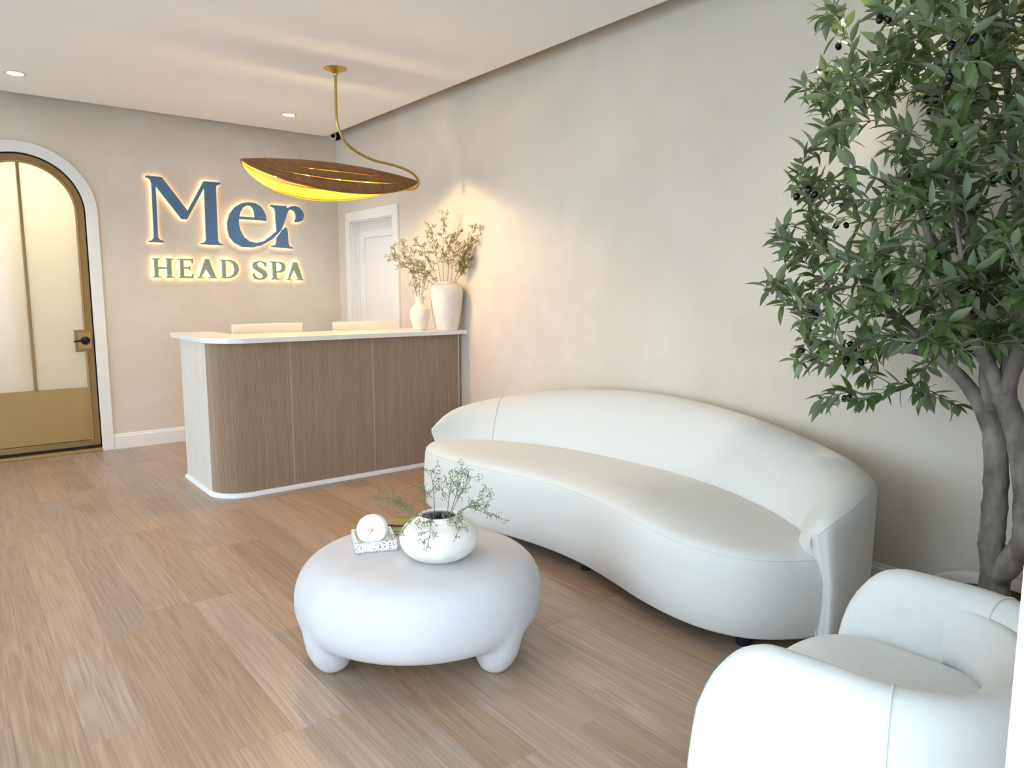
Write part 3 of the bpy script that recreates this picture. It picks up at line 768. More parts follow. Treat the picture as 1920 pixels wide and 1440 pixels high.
for i in range(len(rowsW) - 1):
    wa, wb = rowsW[i], rowsW[i + 1]
    g = 0.020
    ga = 0 if wa in (-1.0, 0.0) else g
    gb = 0 if wb in (1.0, 0.0) else g
    mbs = MB(); V = []; NW = 4
    for layer in (0.0, 0.006):
        for a in range(NU + 1):
            for c in range(NW + 1):
                V.append(leaf_pt(0.004 + 0.992 * a / NU, wa + ga + (wb - gb - wa - ga) * c / NW, layer))
    n1 = (NU + 1) * (NW + 1); F = []; K = []
    for a in range(NU):
        for c in range(NW):
            q = a * (NW + 1) + c
            F.append((q, q + NW + 1, q + NW + 2, q + 1)); K.append(0)
            F.append((n1 + q, n1 + q + 1, n1 + q + NW + 2, n1 + q + NW + 1)); K.append(1)
        for c in (0, NW):
            q = a * (NW + 1) + c; F.append((q, q + NW + 1, n1 + q + NW + 1, n1 + q)); K.append(0)
    obj('raffia_strip', V, F, None, pd, True, mats=[M['raffia'], M['goldleaf']], mi=K)
# thin wires that hold the strips together
for u in (0.12, 0.3, 0.5, 0.7, 0.88):
    tm = MB(); tube(tm, [leaf_pt(u, -0.98 + 1.96 * k / 24, -0.003) for k in range(25)], 0.0013, 5); tm.build('rib_wire', M['raffia'], pd, True)
# rolled edge
for s in (-1, 1):
    tm = MB(); tube(tm, [leaf_pt(k / 60, s, 0.003) for k in range(61)], 0.005, 6); tm.build('rolled_edge', M['raffia'], pd, True)
for x in (1.80, 2.02, 2.24, 2.46):
    z = 2.128
    bl = lathe(MB(), prof_smooth([(0.0, -0.026), (0.010, -0.022), (0.013, -0.005), (0.010, 0.014), (0.007, 0.024)], 4), 16).build('bulb', M['bulb'], pd, True, loc=PP(x, z))
    tm = MB(); tube(tm, [(0, 0, 0.022), (0, 0, 0.055)], 0.009, 10); tm.build('bulb_holder', M['brass'], bl, True)
    point('bulb_light', (0, 0, -0.045), PEND_W, (1.0, 0.74, 0.40), 0.028, bl)

# ================================================================== coffee table
TC = (1.385, 2.315)
TZ = 0.385
def smooth_union_table():
    """pebble body with three stub legs, merged by a voxel remesh and smoothed"""
    bm = bmesh.new()
    fx, rx = Vector((0.622, 0.783)), Vector((0.783, -0.622))
    prof = [(0.0, 0.112), (0.36, 0.112), (0.415, 0.116), (0.436, 0.135), (0.452, 0.170), (0.458, 0.21), (0.455, 0.26), (0.437, 0.31), (0.405, 0.347), (0.36, 0.371), (0.31, 0.382), (0.25, 0.385), (0, 0.385)]
    m1 = lathe(MB(), [(r, z) for r, z in prof], 64)
    V = [Vector((x * rx.x * 1.035 + y * fx.x * 0.98, x * rx.y * 1.035 + y * fx.y * 0.98, z)) for x, y, z in m1.v]
    parts = [(V, m1.f)]
    for (lr, lf) in ((-0.285, -0.20), (0.285, -0.20), (0.285, 0.20), (-0.285, 0.20)):
        c = rx * lr + fx * lf; o2 = c.normalized()
        lm = MB(); pts = []; rad = []
        for z, push, r in ((-0.0, 0.0, 0.030), (0.003, 0.0, 0.042), (0.014, 0.002, 0.054), (0.04, 0.008, 0.069), (0.08, 0.016, 0.086), (0.13, 0.014, 0.104), (0.19, -0.008, 0.108), (0.25, -0.045, 0.09)):
            pts.append((c.x + o2.x * push, c.y + o2.y * push, z)); rad.append(r)
        tube(lm, pts, rad, 28); parts.append(([Vector(q) for q in lm.v], lm.f))
    mb2 = MB()
    for V, F in parts: mb2.add(V, F)
    o = fix(mb2.build('coffee_table', M['stone'], None, True))
    rm = o.modifiers.new('remesh', 'REMESH'); rm.mode = 'VOXEL'; rm.voxel_size = 0.0095; rm.use_smooth_shade = True
    sm = o.modifiers.new('smooth', 'SMOOTH'); sm.factor = 0.5; sm.iterations = 34
    dg = bpy.context.evaluated_depsgraph_get()
    me = bpy.data.meshes.new_from_object(o.evaluated_get(dg))
    o.modifiers.clear(); o.data = me
    zmin = min(v.co.z for v in me.vertices)
    for v in me.vertices: v.co.z -= zmin * max(0.0, 1 - v.co.z / 0.1)
    me.polygons.foreach_set('use_smooth', [True] * len(me.polygons))
    o.location = (*TC, 0)
    return o, max(v.co.z for v in me.vertices)
tb, TZ = smooth_union_table()
tag(tb, 'rounded pebble shaped pale stone coffee table on stub legs', 'coffee table')

# round stone vase
VC = (1.395, 2.19)
rv = thing('round_vase', 'squat round white stone vase on the coffee table', 'vase', (*VC, TZ - 0.001))
pr = prof_smooth([(0.0, 0.0), (0.070, 0.0), (0.105, 0.012), (0.134, 0.038), (0.146, 0.070), (0.141, 0.100), (0.120, 0.127), (0.094, 0.141), (0.078, 0.148), (0.073, 0.154), (0.073, 0.161), (0.067, 0.163), (0.063, 0.153), (0.09, 0.12), (0.0, 0.10)])
lathe(MB(), pr, 56).build('vase_body', M['ceramic'], rv, True)
mo = MB(); rg = random.Random(3)
for i in range(160):
    a_, rr = rg.uniform(0, 6.283), 0.058 * math.sqrt(rg.random())
    p = Vector((rr * math.cos(a_), rr * math.sin(a_), 0.105)); q = p + Vector((rg.uniform(-.02, .02), rg.uniform(-.02, .02), rg.uniform(.03, .055)))
    tube(mo, [p, q], [0.0022, 0.001], 4, False)
lathe(mo, [(0.07, 0.112), (0.03, 0.124), (0, 0.128)], 20)
mo = mo.build('moss_fill', M['moss'], rv); mo['kind'] = 'stuff'
Vb = Vector((*VC, TZ + 0.115))
rx3, fx3, up3 = Vector((0.783, -0.622, 0)), Vector((0.622, 0.783, 0)), Vector((0, 0, 1))
spr = [(-0.21, 0.05, 0.10), (-0.17, 0.02, 0.09), (-0.03, 0.04, 0.19), (-0.05, -0.01, 0.14), (0.09, 0.03, 0.20), (0.05, 0.0, 0.17), (0.12, 0.0, 0.18), (0.18, -0.02, 0.12), (0.19, -0.03, 0.05),
       (-0.12, -0.10, 0.02), (-0.02, -0.13, 0.0), (0.08, -0.11, 0.015)]
for i, (a_, b_, c_) in enumerate(spr):
    tp = Vb + rx3 * a_ + fx3 * b_ + up3 * c_
    low = c_ < 0.06
    nearv = Vb + (rx3 * a_ + fx3 * b_).normalized() * 0.03
    branch('dried_branch', nearv, tp, 0.05 if low else 0.012, 200 + i, 'green dried spray with tiny buds standing in the round stone vase',
           'dried sprays in the round vase', M['stem2'], M['bud2'], 0.7, 0.0016, 0.0025, 0.040, 0.40)

# terrazzo tray with candle
ty = thing('terrazzo_tray', 'square white terrazzo tray with dark flecks on the coffee table', 'tray', (1.262, 2.452, TZ - 0.001), R(-21))
w, dpt, hh, th = 0.078, 0.092, 0.040, 0.011
m_ = MB(); m_.box(-w, -dpt, 0, w, dpt, 0.010); bevel(m_.build('tray_base', M['terrazzo'], ty), 0.002)
for n_, a0, b0 in (('tray_side', (-w, -dpt, 0.0), (w, -dpt + th, hh)), ('tray_side', (-w, dpt - th, 0.0), (w, dpt, hh)),
                   ('tray_side', (-w, -dpt + th, 0.0), (-w + th, dpt - th, hh)), ('tray_side', (w - th, -dpt + th, 0.0), (w, dpt - th, hh))):
    boxo(n_, a0, b0, M['terrazzo'], ty, 0.002)
cd = thing('white_candle', 'round white candle with wooden wick leaning in the terrazzo tray', 'candle', (1.252, 2.442, TZ + 0.0655))
cm = MB(); lathe(cm, prof_smooth([(0.0, 0.022), (0.040, 0.0222), (0.052, 0.0215), (0.0575, 0.016), (0.0585, 0.0), (0.0575, -0.018), (0.052, -0.0215), (0.030, -0.0222), (0.0, -0.022)], 5), 48)
ax = (Vector((0, 0, 1.36)) - Vector((1.252, 2.442, TZ + 0.06))).normalized(); ax = (ax + Vector((-0.25, 0.15, -0.10))).normalized()
q = Vector((0, 0, 1)).rotation_difference(ax)
cb = obj('wax_body', [q @ Vector(p) for p in cm.v], cm.f, M['wax'], cd, True)
wm = MB(); wm.box(-0.012, -0.0055, 0.018, 0.012, 0.0055, 0.026)
wk = obj('wooden_wick', [q @ (Quaternion((0, 0, 1), 0.5) @ Vector(p)) for p in wm.v], wm.f, M['wick'], cd)
# book half hidden behind the vase and a black stick lying on it
bk = thing('thin_book', 'thin book with an olive gold picture cover behind the round vase', 'book', (1.505, 2.520, TZ - 0.001), R(-38))
boxo('pages', (-0.112, -0.090, 0.002), (0.112, 0.104, 0.014), M['paper'], bk)
boxo('cover', (-0.115, -0.060, 0.014), (0.115, 0.108, 0.0165), M['cover'], bk)
boxo('cover_band', (-0.115, -0.095, 0.014), (0.115, -0.060, 0.0166), M['spine'], bk)
boxo('back_cover', (-0.115, -0.096, 0.0), (0.115, 0.108, 0.002), M['black_matte'], bk)
sk = MB()
tube(sk, [(1.335, 2.525, TZ + 0.044), (1.52, 2.42, TZ + 0.021)], 0.0032, 8)
tag(sk.build('wick_stick', M['black'], None, True), 'thin black metal stick lying from the terrazzo tray to the book', 'stick')

# ================================================================== curved sofa
sofa = thing('curved_sofa', 'long curved cream upholstered sofa with a sloping wraparound back', 'sofa', (0, 0, 0))
outl = [(2.50, 1.285), (2.38, 1.335), (2.27, 1.43), (2.205, 1.56), (2.185, 1.72), (2.205, 1.92), (2.25, 2.12), (2.29, 2.32), (2.305, 2.52), (2.295, 2.72),
        (2.262, 2.93), (2.225, 3.12), (2.20, 3.30), (2.20, 3.48), (2.235, 3.64), (2.32, 3.745), (2.45, 3.78), (2.62, 3.70), (2.80, 3.48), (2.92, 3.15), (2.97, 2.80), (2.98, 2.40),
        (2.96, 2.05), (2.90, 1.75), (2.80, 1.50), (2.66, 1.33)]
ring = [p.to_2d() for p in cat_rom([(x, y, 0) for x, y in outl], 5, True)]
NR = len(ring)
cen2 = [ (ring[(i + 1) % NR] - ring[i - 1]).normalized() for i in range(NR)]
nrm = [Vector((t_.y, -t_.x)) for t_ in cen2]     # points outwards or inwards, checked below
area = sum(ring[i - 1].x * ring[i].y - ring[i].x * ring[i - 1].y for i in range(NR))
if area < 0: nrm = [-n for n in nrm]
def seat_z(y): 
    t_ = min(max((y - 1.3) / 1.0, 0), 1); t_ = t_ * t_ * (3 - 2 * t_)
    return 0.415 + 0.035 * t_
lay = [(0.075, 0.030, 0), (0.078, 0.012, 0), (0.09, 0.0, 0), (0.20, -0.012, 0), (0.30, -0.012, 0), (-0.050, -0.004, 1), (-0.028, 0.004, 1), (-0.012, 0.018, 1), (-0.003, 0.040, 1), (0.004, 0.075, 1), (0.010, 0.12, 1), (0.013, 0.16, 1)]
secs = []
for z, ins, rel in lay:
    secs.append([(ring[i].x - nrm[i].x * ins, ring[i].y - nrm[i].y * ins, z + (seat_z(ring[i].y) if rel else 0)) for i in range(NR)])
loft(MB(), secs).build('seat', M['fabric'], sofa, True)
# welt that runs round the front of the seat
tm = MB(); ii = [i % NR for i in range(-2, 92)]
tube(tm, [(ring[i].x - nrm[i].x * 0.0035, ring[i].y - nrm[i].y * 0.0035, seat_z(ring[i].y) - 0.030) for i in ii], 0.0022, 6); tm.build('seam', M['fabric'], sofa, True)
# wraparound back
st = [((2.478, 1.302), (2.478, 1.264), 0.505), ((2.462, 1.340), (2.464, 1.230), 0.553), ((2.50, 1.395), (2.55, 1.212), 0.594), ((2.60, 1.45), (2.72, 1.225), 0.632),
      ((2.66, 1.54), (2.89, 1.295), 0.638), ((2.72, 1.66), (3.06, 1.49), 0.668), ((2.78, 1.86), (3.17, 1.80), 0.715), ((2.815, 2.10), (3.225, 2.12), 0.755), ((2.83, 2.40), (3.25, 2.45), 0.783),
      ((2.82, 2.70), (3.25, 2.78), 0.790), ((2.785, 2.98), (3.19, 3.12), 0.776), ((2.72, 3.20), (3.09, 3.40), 0.748), ((2.63, 3.39), (2.95, 3.61), 0.708), ((2.52, 3.53), (2.78, 3.76), 0.668),
      ((2.42, 3.60), (2.60, 3.80), 0.635), ((2.37, 3.625), (2.46, 3.765), 0.602), ((2.345, 3.645), (2.385, 3.725), 0.566), ((2.340, 3.660), (2.350, 3.690), 0.535)]
stI = cat_rom([(a[0], a[1], h) for a, b, h in st], 5); stO = cat_rom([(b[0], b[1], h) for a, b, h in st], 5)
secs = []
for si_, (I, O) in enumerate(zip(stI, stO)):
    h = I.z; zs = seat_z(I.y) - 0.012
    I2, O2 = I.to_2d(), O.to_2d(); d_ = O2 - I2
    th_ = d_.length
    r = min(0.05, th_ * 0.22); hz = max(h - zs, 0.02)
    pts = [(0.02, zs - 0.06), (0.0, zs), (0.06, zs + hz * 0.25), (0.20, zs + hz * 0.58), (0.36, zs + hz * 0.84), (0.48, zs + hz * 0.945), (0.60, zs + hz * 0.99), (0.72, h), (0.84, zs + hz * 0.985),
           (0.94, zs + hz * 0.93), (0.99, zs + hz * 0.84), (1.0, zs + hz * 0.70), (0.99, 0.28), (0.96, 0.09), (0.93, 0.078), (0.5, 0.080)]
    lift = max(0.0, (si_ - 60) / 25); lift = min(1.0, lift) ** 0.7       # towards the left tip the back rides up onto the seat
    pts = [(a_, z + (max(z, zs - 0.02) - z) * lift) for a_, z in pts]
    wr = max(0.0, 1 - si_ / 11) ** 1.5 * 0.078; wl_ = max(0.0, 1 - (len(stI) - 1 - si_) / 11) ** 1.5 * 0.045   # the arm ends swell forward into a nose
    nose = lambda z: (wr + wl_) * math.sin(math.pi * min(max((z - zs + 0.03) / 0.24, 0), 1))
    secs.append([(I2.x + d_.x * a_ - nose(z), I2.y + d_.y * a_, z) for a_, z in pts])
loft(MB(), secs).build('backrest', M['fabric'], sofa, True)
def on_back(i, a_):   # welt that follows the outer top edge
    q = Vector(secs[i][9]).lerp(Vector(secs[i][10]), 0.3)
    return q + Vector((0, 0, 0.0012))
tm = MB(); tube(tm, [on_back(i, 0) for i in range(len(stI))], 0.0024, 6); tm.build('welt', M['fabric'], sofa, True)
def seam_at(i):
    s = secs[i]; return [Vector(s[k]) + (Vector(s[k]) - Vector((sum(q[0] for q in s) / len(s), sum(q[1] for q in s) / len(s), 0.45))).normalized() * 0.0006 for k in range(1, 11)]
for i in (62,):
    tm = MB(); tube(tm, cat_rom(seam_at(i), 3), 0.0018, 5); tm.build('seam', M['fabric'], sofa, True)
# recessed black plinth and feet
secs = [[(ring[i].x - nrm[i].x * 0.10, ring[i].y - nrm[i].y * 0.10, z) for i in range(NR)] for z in (0.045, 0.079)]
loft(MB(), secs).build('plinth', M['black_matte'], sofa)
for x, y in ((2.36, 1.52), (2.90, 1.55), (2.33, 3.30), (2.42, 2.45), (2.90, 3.15)):
    lathe(MB(), [(0, 0), (0.026, 0), (0.03, 0.005), (0.03, 0.079), (0, 0.079)], 20).build('foot', M['black_matte'], sofa, True, loc=(x, y, 0))

# ================================================================== armchair
AC = (1.685, 0.70)
arm = thing('barrel_armchair', 'white ribbed fabric barrel armchair with rounded arms beside the olive tree', 'armchair', (*AC, 0), R(1))
# local frame: chair faces +y. U-shaped shell, arms rounded down at the front
HW, DB = 0.395, 0.385
def upath(t_):
    """t in -1..1 along the U: outer plan point and normal"""
    k = abs(t_); s = 1 if t_ > 0 else -1
    if k > 0.5:      # straight arms
        u = (k - 0.5) / 0.5
        return Vector((s * (HW + 0.015 * u), -0.04 + 0.31 * u)), Vector((s, -0.03)).normalized(), u
    w = k / 0.5 * math.pi / 2
    e = 0.92
    cx_, cy_ = math.sin(w), math.cos(w)
    p = Vector((s * HW * abs(cx_) ** e, -0.04 - (DB - 0.04) * abs(cy_) ** e))
    n = Vector((s * abs(cx_) / HW, -abs(cy_) / DB)).normalized()
    return p, n, 0.0
secs = []
NT = 72
TS = [-1 + 2 * i / NT for i in range(NT + 1)]
ts2 = [-1.0, -0.992, -0.98, -0.96] + [t_ for t_ in TS if abs(t_) < 0.95] + [0.96, 0.98, 0.992, 1.0]
HB, HA = 0.612, 0.597
for t_ in ts2:
    p, n, u = upath(t_)
    # height: level rim, large round at the front of each arm
    fr_ = max(0.0, (u - 0.42) / 0.58)
    h = HA + (HB - HA) * (1 - u)
    h = h - 0.30 * (1 - math.sqrt(max(0.0, 1 - fr_ ** 2.3)))
    th_ = 0.125 * (1.0 if u < 0.9 else max(0.12, math.sqrt(max(0, 1 - ((u - 0.9) / 0.105) ** 2))))
    c = p - n * 0.0625
    o_ = c + n * th_ / 2; i_ = c - n * th_ / 2
    low = 0.05 + 0.02 * (1 - th_ / 0.125)
    hz = h
    P = [(i_ * 1, 0.07), (i_ - n * 0.004, 0.25), (i_ - n * 0.006, min(0.42, h - 0.1)), (i_, h - 0.075), (i_ + n * th_ * 0.08, h - 0.035), (i_ + n * th_ * 0.25, h - 0.008), (i_ + n * th_ * 0.5, h),
         (o_ - n * th_ * 0.25, h - 0.007), (o_ - n * th_ * 0.07, h - 0.032), (o_ + n * 0.002, h - 0.075), (o_ + n * 0.012, min(0.38, h - 0.13)), (o_ + n * 0.006, 0.2), (o_ - n * 0.012, low + 0.01), (o_ - n * 0.03, low)]
    secs.append([(q.x, q.y, z) for q, z in P])
loft(MB(), secs).build('shell', M['fabric2'], arm, True)
# seat cushion
ring2 = []
for i in range(64):
    w = 2 * math.pi * i / 64
    c_, s_ = math.cos(w), math.sin(w)
    ring2.append(Vector((0.275 * math.copysign(abs(c_) ** 0.6, c_), 0.02 + 0.265 * math.copysign(abs(s_) ** 0.6, s_))))
cc = Vector((0, 0.02))
secs = [[(cc.x + (q.x - cc.x) * k, cc.y + (q.y - cc.y) * k, z) for q in ring2] for z, k in ((0.10, 0.96), (0.11, 0.99), (0.30, 1.0), (0.37, 1.0), (0.395, 0.985), (0.412, 0.95), (0.424, 0.88), (0.432, 0.70), (0.436, 0.4))]
loft(MB(), secs).build('seat_cushion', M['fabric2'], arm, True)
# inner back cushion
secs = []
for i in range(49):
    t_ = -0.56 + 1.12 * i / 48
    p, n, u = upath(t_)
    e_ = max(0.0, 1 - (abs(t_) / 0.56) ** 2) ** 0.8
    c = p - n * 0.108
    th_ = 0.002 + 0.092 * e_
    P = [(0.0, 0.40), (-th_, 0.41), (-th_ * 1.1, 0.46), (-th_ * 0.9, 0.52), (-th_ * 0.45, 0.560), (0.0, 0.575)]
    secs.append([(c.x + n.x * d_, c.y + n.y * d_, z) for d_, z in P])
loft(MB(), secs).build('back_cushion', M['fabric2'], arm, True)
# seams between arm and back panels
for s in (-1, 1):
    p, n, u = upath(s * 0.40)
    c = p - n * 0.0625; o_ = p; th_ = 0.125; i_ = c - n * th_ / 2; h = HA + (HB - HA) * (1 - u)
    P = [(i_ - n * 0.005, 0.44), (i_ - n * 0.001, h - 0.075), (i_ + n * th_ * 0.08, h - 0.034), (i_ + n * th_ * 0.25, h - 0.007), (i_ + n * th_ * 0.5, h + 0.001), (o_ - n * th_ * 0.25, h - 0.006), (o_ - n * th_ * 0.065, h - 0.031),
         (o_ + n * 0.003, h - 0.075), (o_ + n * 0.013, 0.38), (o_ + n * 0.007, 0.2), (o_ - n * 0.011, 0.06)]
    tm = MB(); tube(tm, cat_rom([(q.x, q.y, z) for q, z in P], 4), 0.0022, 6); tm.build('seam', M['fabric2'], arm, True)
lathe(MB(), [(0, 0), (0.26, 0), (0.27, 0.01), (0.27, 0.08), (0, 0.08)], 40).build('swivel_base', M['black_matte'], arm, True)

# ================================================================== olive tree
TX, TY = 2.90, 0.86
pot = thing('planter', 'round white planter holding the olive tree behind the armchair', 'planter', (TX, TY, 0))
lathe(MB(), prof_smooth([(0, 0), (0.15, 0), (0.165, 0.01), (0.195, 0.18), (0.205, 0.275), (0.20, 0.285), (0.19, 0.28), (0.185, 0.24)], 4), 48).build('pot', M['ceramic2'], pot, True)
lathe(MB(), [(0.187, 0.245), (0.1, 0.255), (0, 0.26)], 32).build('soil', M['soil'], pot, True)
tree = thing('olive_tree', 'tall artificial olive tree with twin trunks and black olives', 'tree', (TX, TY, 0.25))
T0 = Vector((TX, TY, 0.25))
limbs = []   # (points, radii) in world space
def limb(pts, r0, r1, n=6):
    P = cat_rom(pts, n); limbs.append((P, [r0 + (r1 - r0) * (i / (len(P) - 1)) ** 0.8 for i in range(len(P))]))
limb([(2.90, .862, .24), (2.89, .858, .34), (2.875, .845, .41)], .050, .050)
limb([(2.875, .850, .36), (2.86, .868, .46), (2.85, .866, .54), (2.85, .868, .70), (2.85, .884, .86), (2.845, .912, .95)], .044, .036)
limb([(2.875, .850, .36), (2.855, .800, .44), (2.83, .762, .52), (2.83, .765, .64), (2.85, .805, .84), (2.85, .850, .96), (2.84, .872, 1.02)], .043, .038)
limb([(2.85, .876, .84), (2.846, .915, .93), (2.83, .98, 1.04), (2.79, 1.06, 1.13), (2.74, 1.16, 1.24), (2.70, 1.26, 1.36), (2.68, 1.33, 1.50)], .034, .008)
limb([(2.85, .874, .82), (2.850, .905, .94), (2.86, .925, 1.08), (2.86, .935, 1.22), (2.84, .97, 1.40), (2.82, 1.02, 1.60), (2.80, 1.08, 1.82), (2.80, 1.13, 2.05)], .036, .008)
limb([(2.85, .82, .88), (2.84, .866, 1.0), (2.80, .91, 1.12), (2.75, .96, 1.26), (2.70, 1.03, 1.42), (2.64, 1.08, 1.60), (2.60, 1.12, 1.80)], .035, .008)
limb([(2.85, .82, .88), (2.845, .858, 1.0), (2.86, .855, 1.18), (2.90, .86, 1.38), (2.92, .89, 1.60), (2.93, .93, 1.85), (2.92, .97, 2.15), (2.90, 1.0, 2.42)], .037, .007)
limb([(2.85, .83, .90), (2.84, .855, 1.02), (2.80, .82, 1.16), (2.74, .79, 1.34), (2.70, .79, 1.55), (2.68, .82, 1.80), (2.67, .85, 2.05)], .034, .007)
limb([(2.79, 1.06, 1.13), (2.73, 1.14, 1.15), (2.67, 1.24, 1.15), (2.63, 1.34, 1.12)], .014, .005)
limb([(2.86, .93, 1.15), (2.94, 1.02, 1.28), (2.99, 1.12, 1.44), (3.02, 1.22, 1.62)], .016, .006)
limb([(2.89, .86, 1.34), (2.96, .80, 1.5), (3.0, .78, 1.75), (3.02, .80, 2.0)], .016, .006)
limb([(2.75, .96, 1.26), (2.64, .94, 1.36), (2.55, .93, 1.5), (2.50, .95, 1.66)], .013, .005)
tm = MB()
for P, rr in limbs[:8]:
    rg = random.Random(len(P)); tube(tm, [p - T0 for p in P], [r * rg.uniform(0.94, 1.07) for r in rr], 14)
tm.build('trunk', M['bark'], tree, True)
nodes = []   # skeleton nodes that twigs may start from
for li, (P, rr) in enumerate(limbs):
    for p, r in zip(P, rr):
        if r < 0.021: nodes.append((p, r))
rg = random.Random(12)
def in_crown(p):
    x, y, z = p
    # crown outline: leans along the wall towards the sofa, widest at 1.5 m
    dz = (z - 1.55) / (0.72 if z < 1.55 else 1.0)
    ry = 0.74 * math.sqrt(max(0, 1 - dz * dz)) if z < 1.55 else 0.74 - 0.24 * (z - 1.55)
    if z < 1.0: ry *= 0.9
    if ry <= 0: return False
    dy = (y - 0.95) / (ry if y > 0.95 else 0.50)
    dx = (x - 2.74) / (0.45 if x > 2.74 else 0.46)
    return dx * dx + dy * dy < 1 and 0.92 < z < 2.62 and x < 3.20 and not (z < 1.15 and y < 1.02)
targets = []
# the low hanging sprays that set the outline
targets += [Vector(q) for q in [(2.72, 1.66, 1.60), (2.72, 1.66, 1.40), (2.70, 1.55, 1.10), (2.68, 1.42, .93), (2.70, 1.60, 1.78), (2.74, 1.52, 2.20), (2.62, 1.30, .99), (2.70, 1.16, 1.02), (2.76, 1.52, 1.98), (2.60, 1.50, 1.30),
                               (2.74, 1.32, 2.36), (2.60, 1.22, 1.06), (2.66, 1.58, 1.50), (2.62, 1.46, 1.20), (2.72, 1.46, 2.12)]]
while len(targets) < 430:
    p = Vector((rg.uniform(2.26, 3.2), rg.uniform(0.44, 1.72), rg.uniform(0.92, 2.62)))
    if in_crown(p): targets.append(p)
while len(targets) < 560:
    p = Vector((rg.gauss(2.72, .16), rg.gauss(0.92, .2), rg.uniform(1.2, 2.6)))
    if in_crown(p): targets.append(p)
hub = Vector((2.82, 0.93, 1.3))
targets.sort(key=lambda p: (p - hub).length)
tw = MB(); leaves = []; olives = []
for p in targets:
    best = min(nodes, key=lambda n: (n[0] - p).length + max(0, n[0].z - p.z) * 0.8 + (0.3 if (n[0] - p).length < 0.10 else 0))
    a_ = best[0]; d_ = p - a_; L_ = d_.length
    mid = a_ + d_ * 0.5 + Vector((rg.gauss(0, .03), rg.gauss(0, .03), 0.10 * L_ + rg.gauss(0, .02)))
    P = cat_rom([a_, mid, p], max(4, int(L_ / 0.05)))
    r0 = min(best[1] * 0.75, 0.0035 + 0.012 * L_)
    tube(tw, [q - T0 for q in P], [r0 + (0.0014 - r0) * i / (len(P) - 1) for i in range(len(P))], 5, False)
    for i, q in enumerate(P[1:]):
        nodes.append((q, max(0.003, r0 * (1 - i / len(P)))))
    # leaves in opposite pairs on the outer part
    run = min(L_ * 0.9, 0.40); pos = 0.0; alt = rg.uniform(0, 3)
    Ls = [0.0]
    for i in range(1, len(P)): Ls.append(Ls[-1] + (P[i] - P[i - 1]).length)
    while pos < run:
        s = Ls[-1] - pos
        k = max(0, min(len(P) - 2, next((i for i in range(len(Ls) - 1) if Ls[i + 1] >= s), len(P) - 2)))
        q = P[k].lerp(P[k + 1], (s - Ls[k]) / max(1e-6, Ls[k + 1] - Ls[k]))
        tdir = (P[k + 1] - P[k]).normalized()
        side = tdir.cross(Vector((0, 0, 1)))
        if side.length < 0.1: side = Vector((1, 0, 0))
        side.normalize(); side = Quaternion(tdir, alt) @ side; alt += 1.45
        for sg in (-1, 1):
            if pos > 0.02 and rg.random() < 0.12: continue
            dirn = (tdir * rg.uniform(0.55, 1.1) + side * sg * rg.uniform(0.7, 1.0) + Vector((rg.gauss(0, .2), rg.gauss(0, .2), rg.gauss(-0.05, .2)))).normalized()
            leaves.append((q, dirn, rg.uniform(0.058, 0.096), rg.random()))
        if pos == 0.0: leaves.append((q, (tdir + Vector((rg.gauss(0, .2), rg.gauss(0, .2), rg.gauss(0, .2)))).normalized(), 0.06, rg.random()))
        pos += rg.uniform(0.017, 0.028)
    if rg.random() < 0.14:
        for _ in range(rg.choice((1, 2, 2, 3))):
            olives.append(P[max(0, len(P) - 1 - rg.randint(0, 3))] + Vector((rg.gauss(0, .016), rg.gauss(0, .016), rg.uniform(-.035, -.012))))
for P, rr in limbs[8:]: tube(tw, [p - T0 for p in P], rr, 8, False)
tw.build('branches', M['bark'], tree, True)
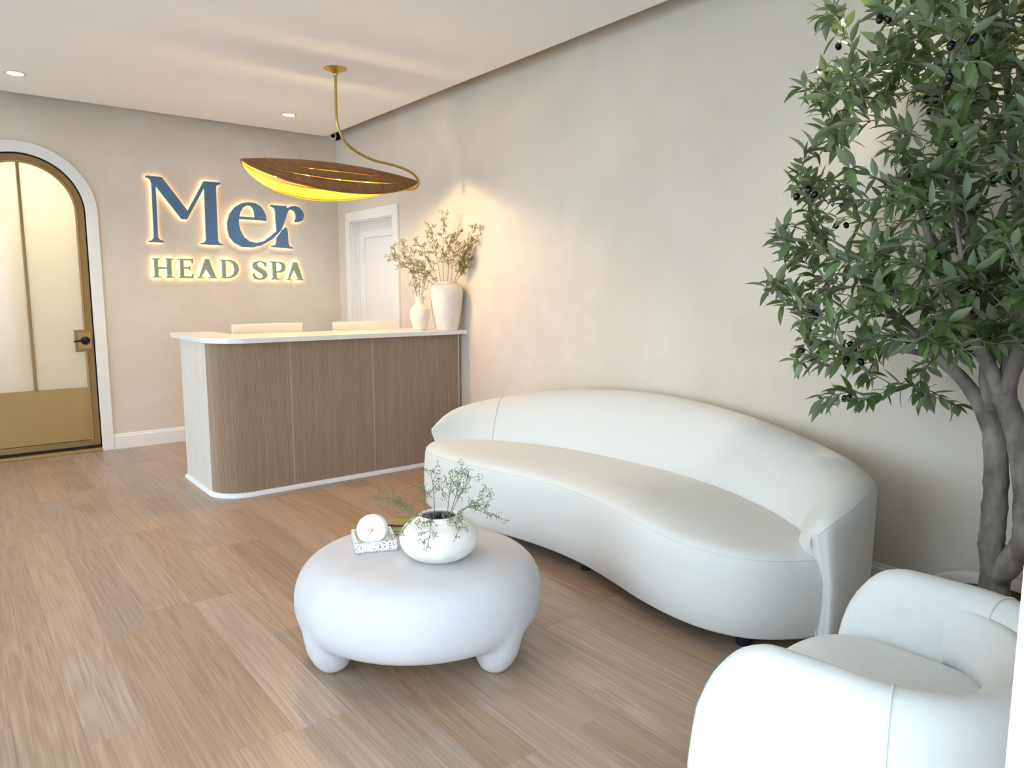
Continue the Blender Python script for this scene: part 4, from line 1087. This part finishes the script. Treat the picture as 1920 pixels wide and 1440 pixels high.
# leaf mesh: lance-shaped, folded on the midrib and arched
def leaf_mesh(bend, fold):
    v = []; f = []; W_ = [0.0, 0.115, 0.165, 0.15, 0.085, 0.0]
    for i, w_ in enumerate(W_):
        u = i / 5; z = -bend * u * u
        v += [(-w_, u, z + fold * w_), (0, u, z), (w_, u, z + fold * w_)]
    for i in range(5):
        a_ = i * 3; f += [(a_, a_ + 1, a_ + 4, a_ + 3), (a_ + 1, a_ + 2, a_ + 5, a_ + 4)]
    return v, f
lvars = [leaf_mesh(0.10, 0.35), leaf_mesh(0.28, 0.5), leaf_mesh(-0.12, 0.4), leaf_mesh(0.18, 0.2)]
def leaf_matrix(q, dirn, ln, rv_):
    y = dirn; up = Vector((0, 0, 1)) + Vector((math.sin(rv_ * 40), math.cos(rv_ * 55), 0)) * 0.55
    x = y.cross(up); x.normalize(); z = x.cross(y)
    m3 = Matrix((x, y, z)).transposed() * ln
    return Matrix.Translation(q - T0) @ m3.to_4x4()
camp = Vector((0, 0, 1.36)); cq = cam.rotation_euler.to_matrix()
def in_view(p):
    c = cq.transposed() @ (p - camp)
    return c.z < 0 and abs(c.x / -c.z) < 0.70 and abs(c.y / -c.z) < 0.52
def seen_size(l): return l[2] / (l[0] - camp).length * (1 if in_view(l[0] + l[1] * l[2] * 0.5) else 0)
leaves = [l for l in leaves if (l[0] + l[1] * l[2]).x < XW - 0.02 and l[0].y > YF + 0.04]
leaves.sort(key=seen_size, reverse=True)
lm = []
for v, f in lvars:
    me = bpy.data.meshes.new('leaf'); me.from_pydata(v, [], f); me.materials.append(M['leaf'])
    me.polygons.foreach_set('use_smooth', [True] * len(me.polygons)); me.update(); lm.append(me)
for l in leaves[:300]:
    o = bpy.data.objects.new('leaf', lm[int(l[3] * 4) % 4]); COL.objects.link(o); o.parent = tree; o.matrix_local = leaf_matrix(*l)
fo = MB()
for l in leaves[300:]:
    v, f = lvars[int(l[3] * 4) % 4]; mx_ = leaf_matrix(*l)
    fo.add([mx_ @ Vector(q) for q in v], f)
fo = fo.build('foliage', M['leaf'], tree, True); fo['kind'] = 'stuff'
om = MB(); lathe(om, prof_smooth([(0, 0.0140), (0.006, 0.0128), (0.0102, 0.007), (0.0112, 0.0), (0.0098, -0.0075), (0.0055, -0.0132), (0, -0.0145)], 2), 12)
ome = bpy.data.meshes.new('olive'); ome.from_pydata(om.v, [], om.f); ome.materials.append(M['olive']); ome.polygons.foreach_set('use_smooth', [True] * len(ome.polygons)); ome.update()
for q in olives:
    o = bpy.data.objects.new('olive', ome); COL.objects.link(o); o.parent = tree
    o.location = q - T0; o.rotation_euler = (rg.gauss(0, .5), rg.gauss(0, .5), 0)
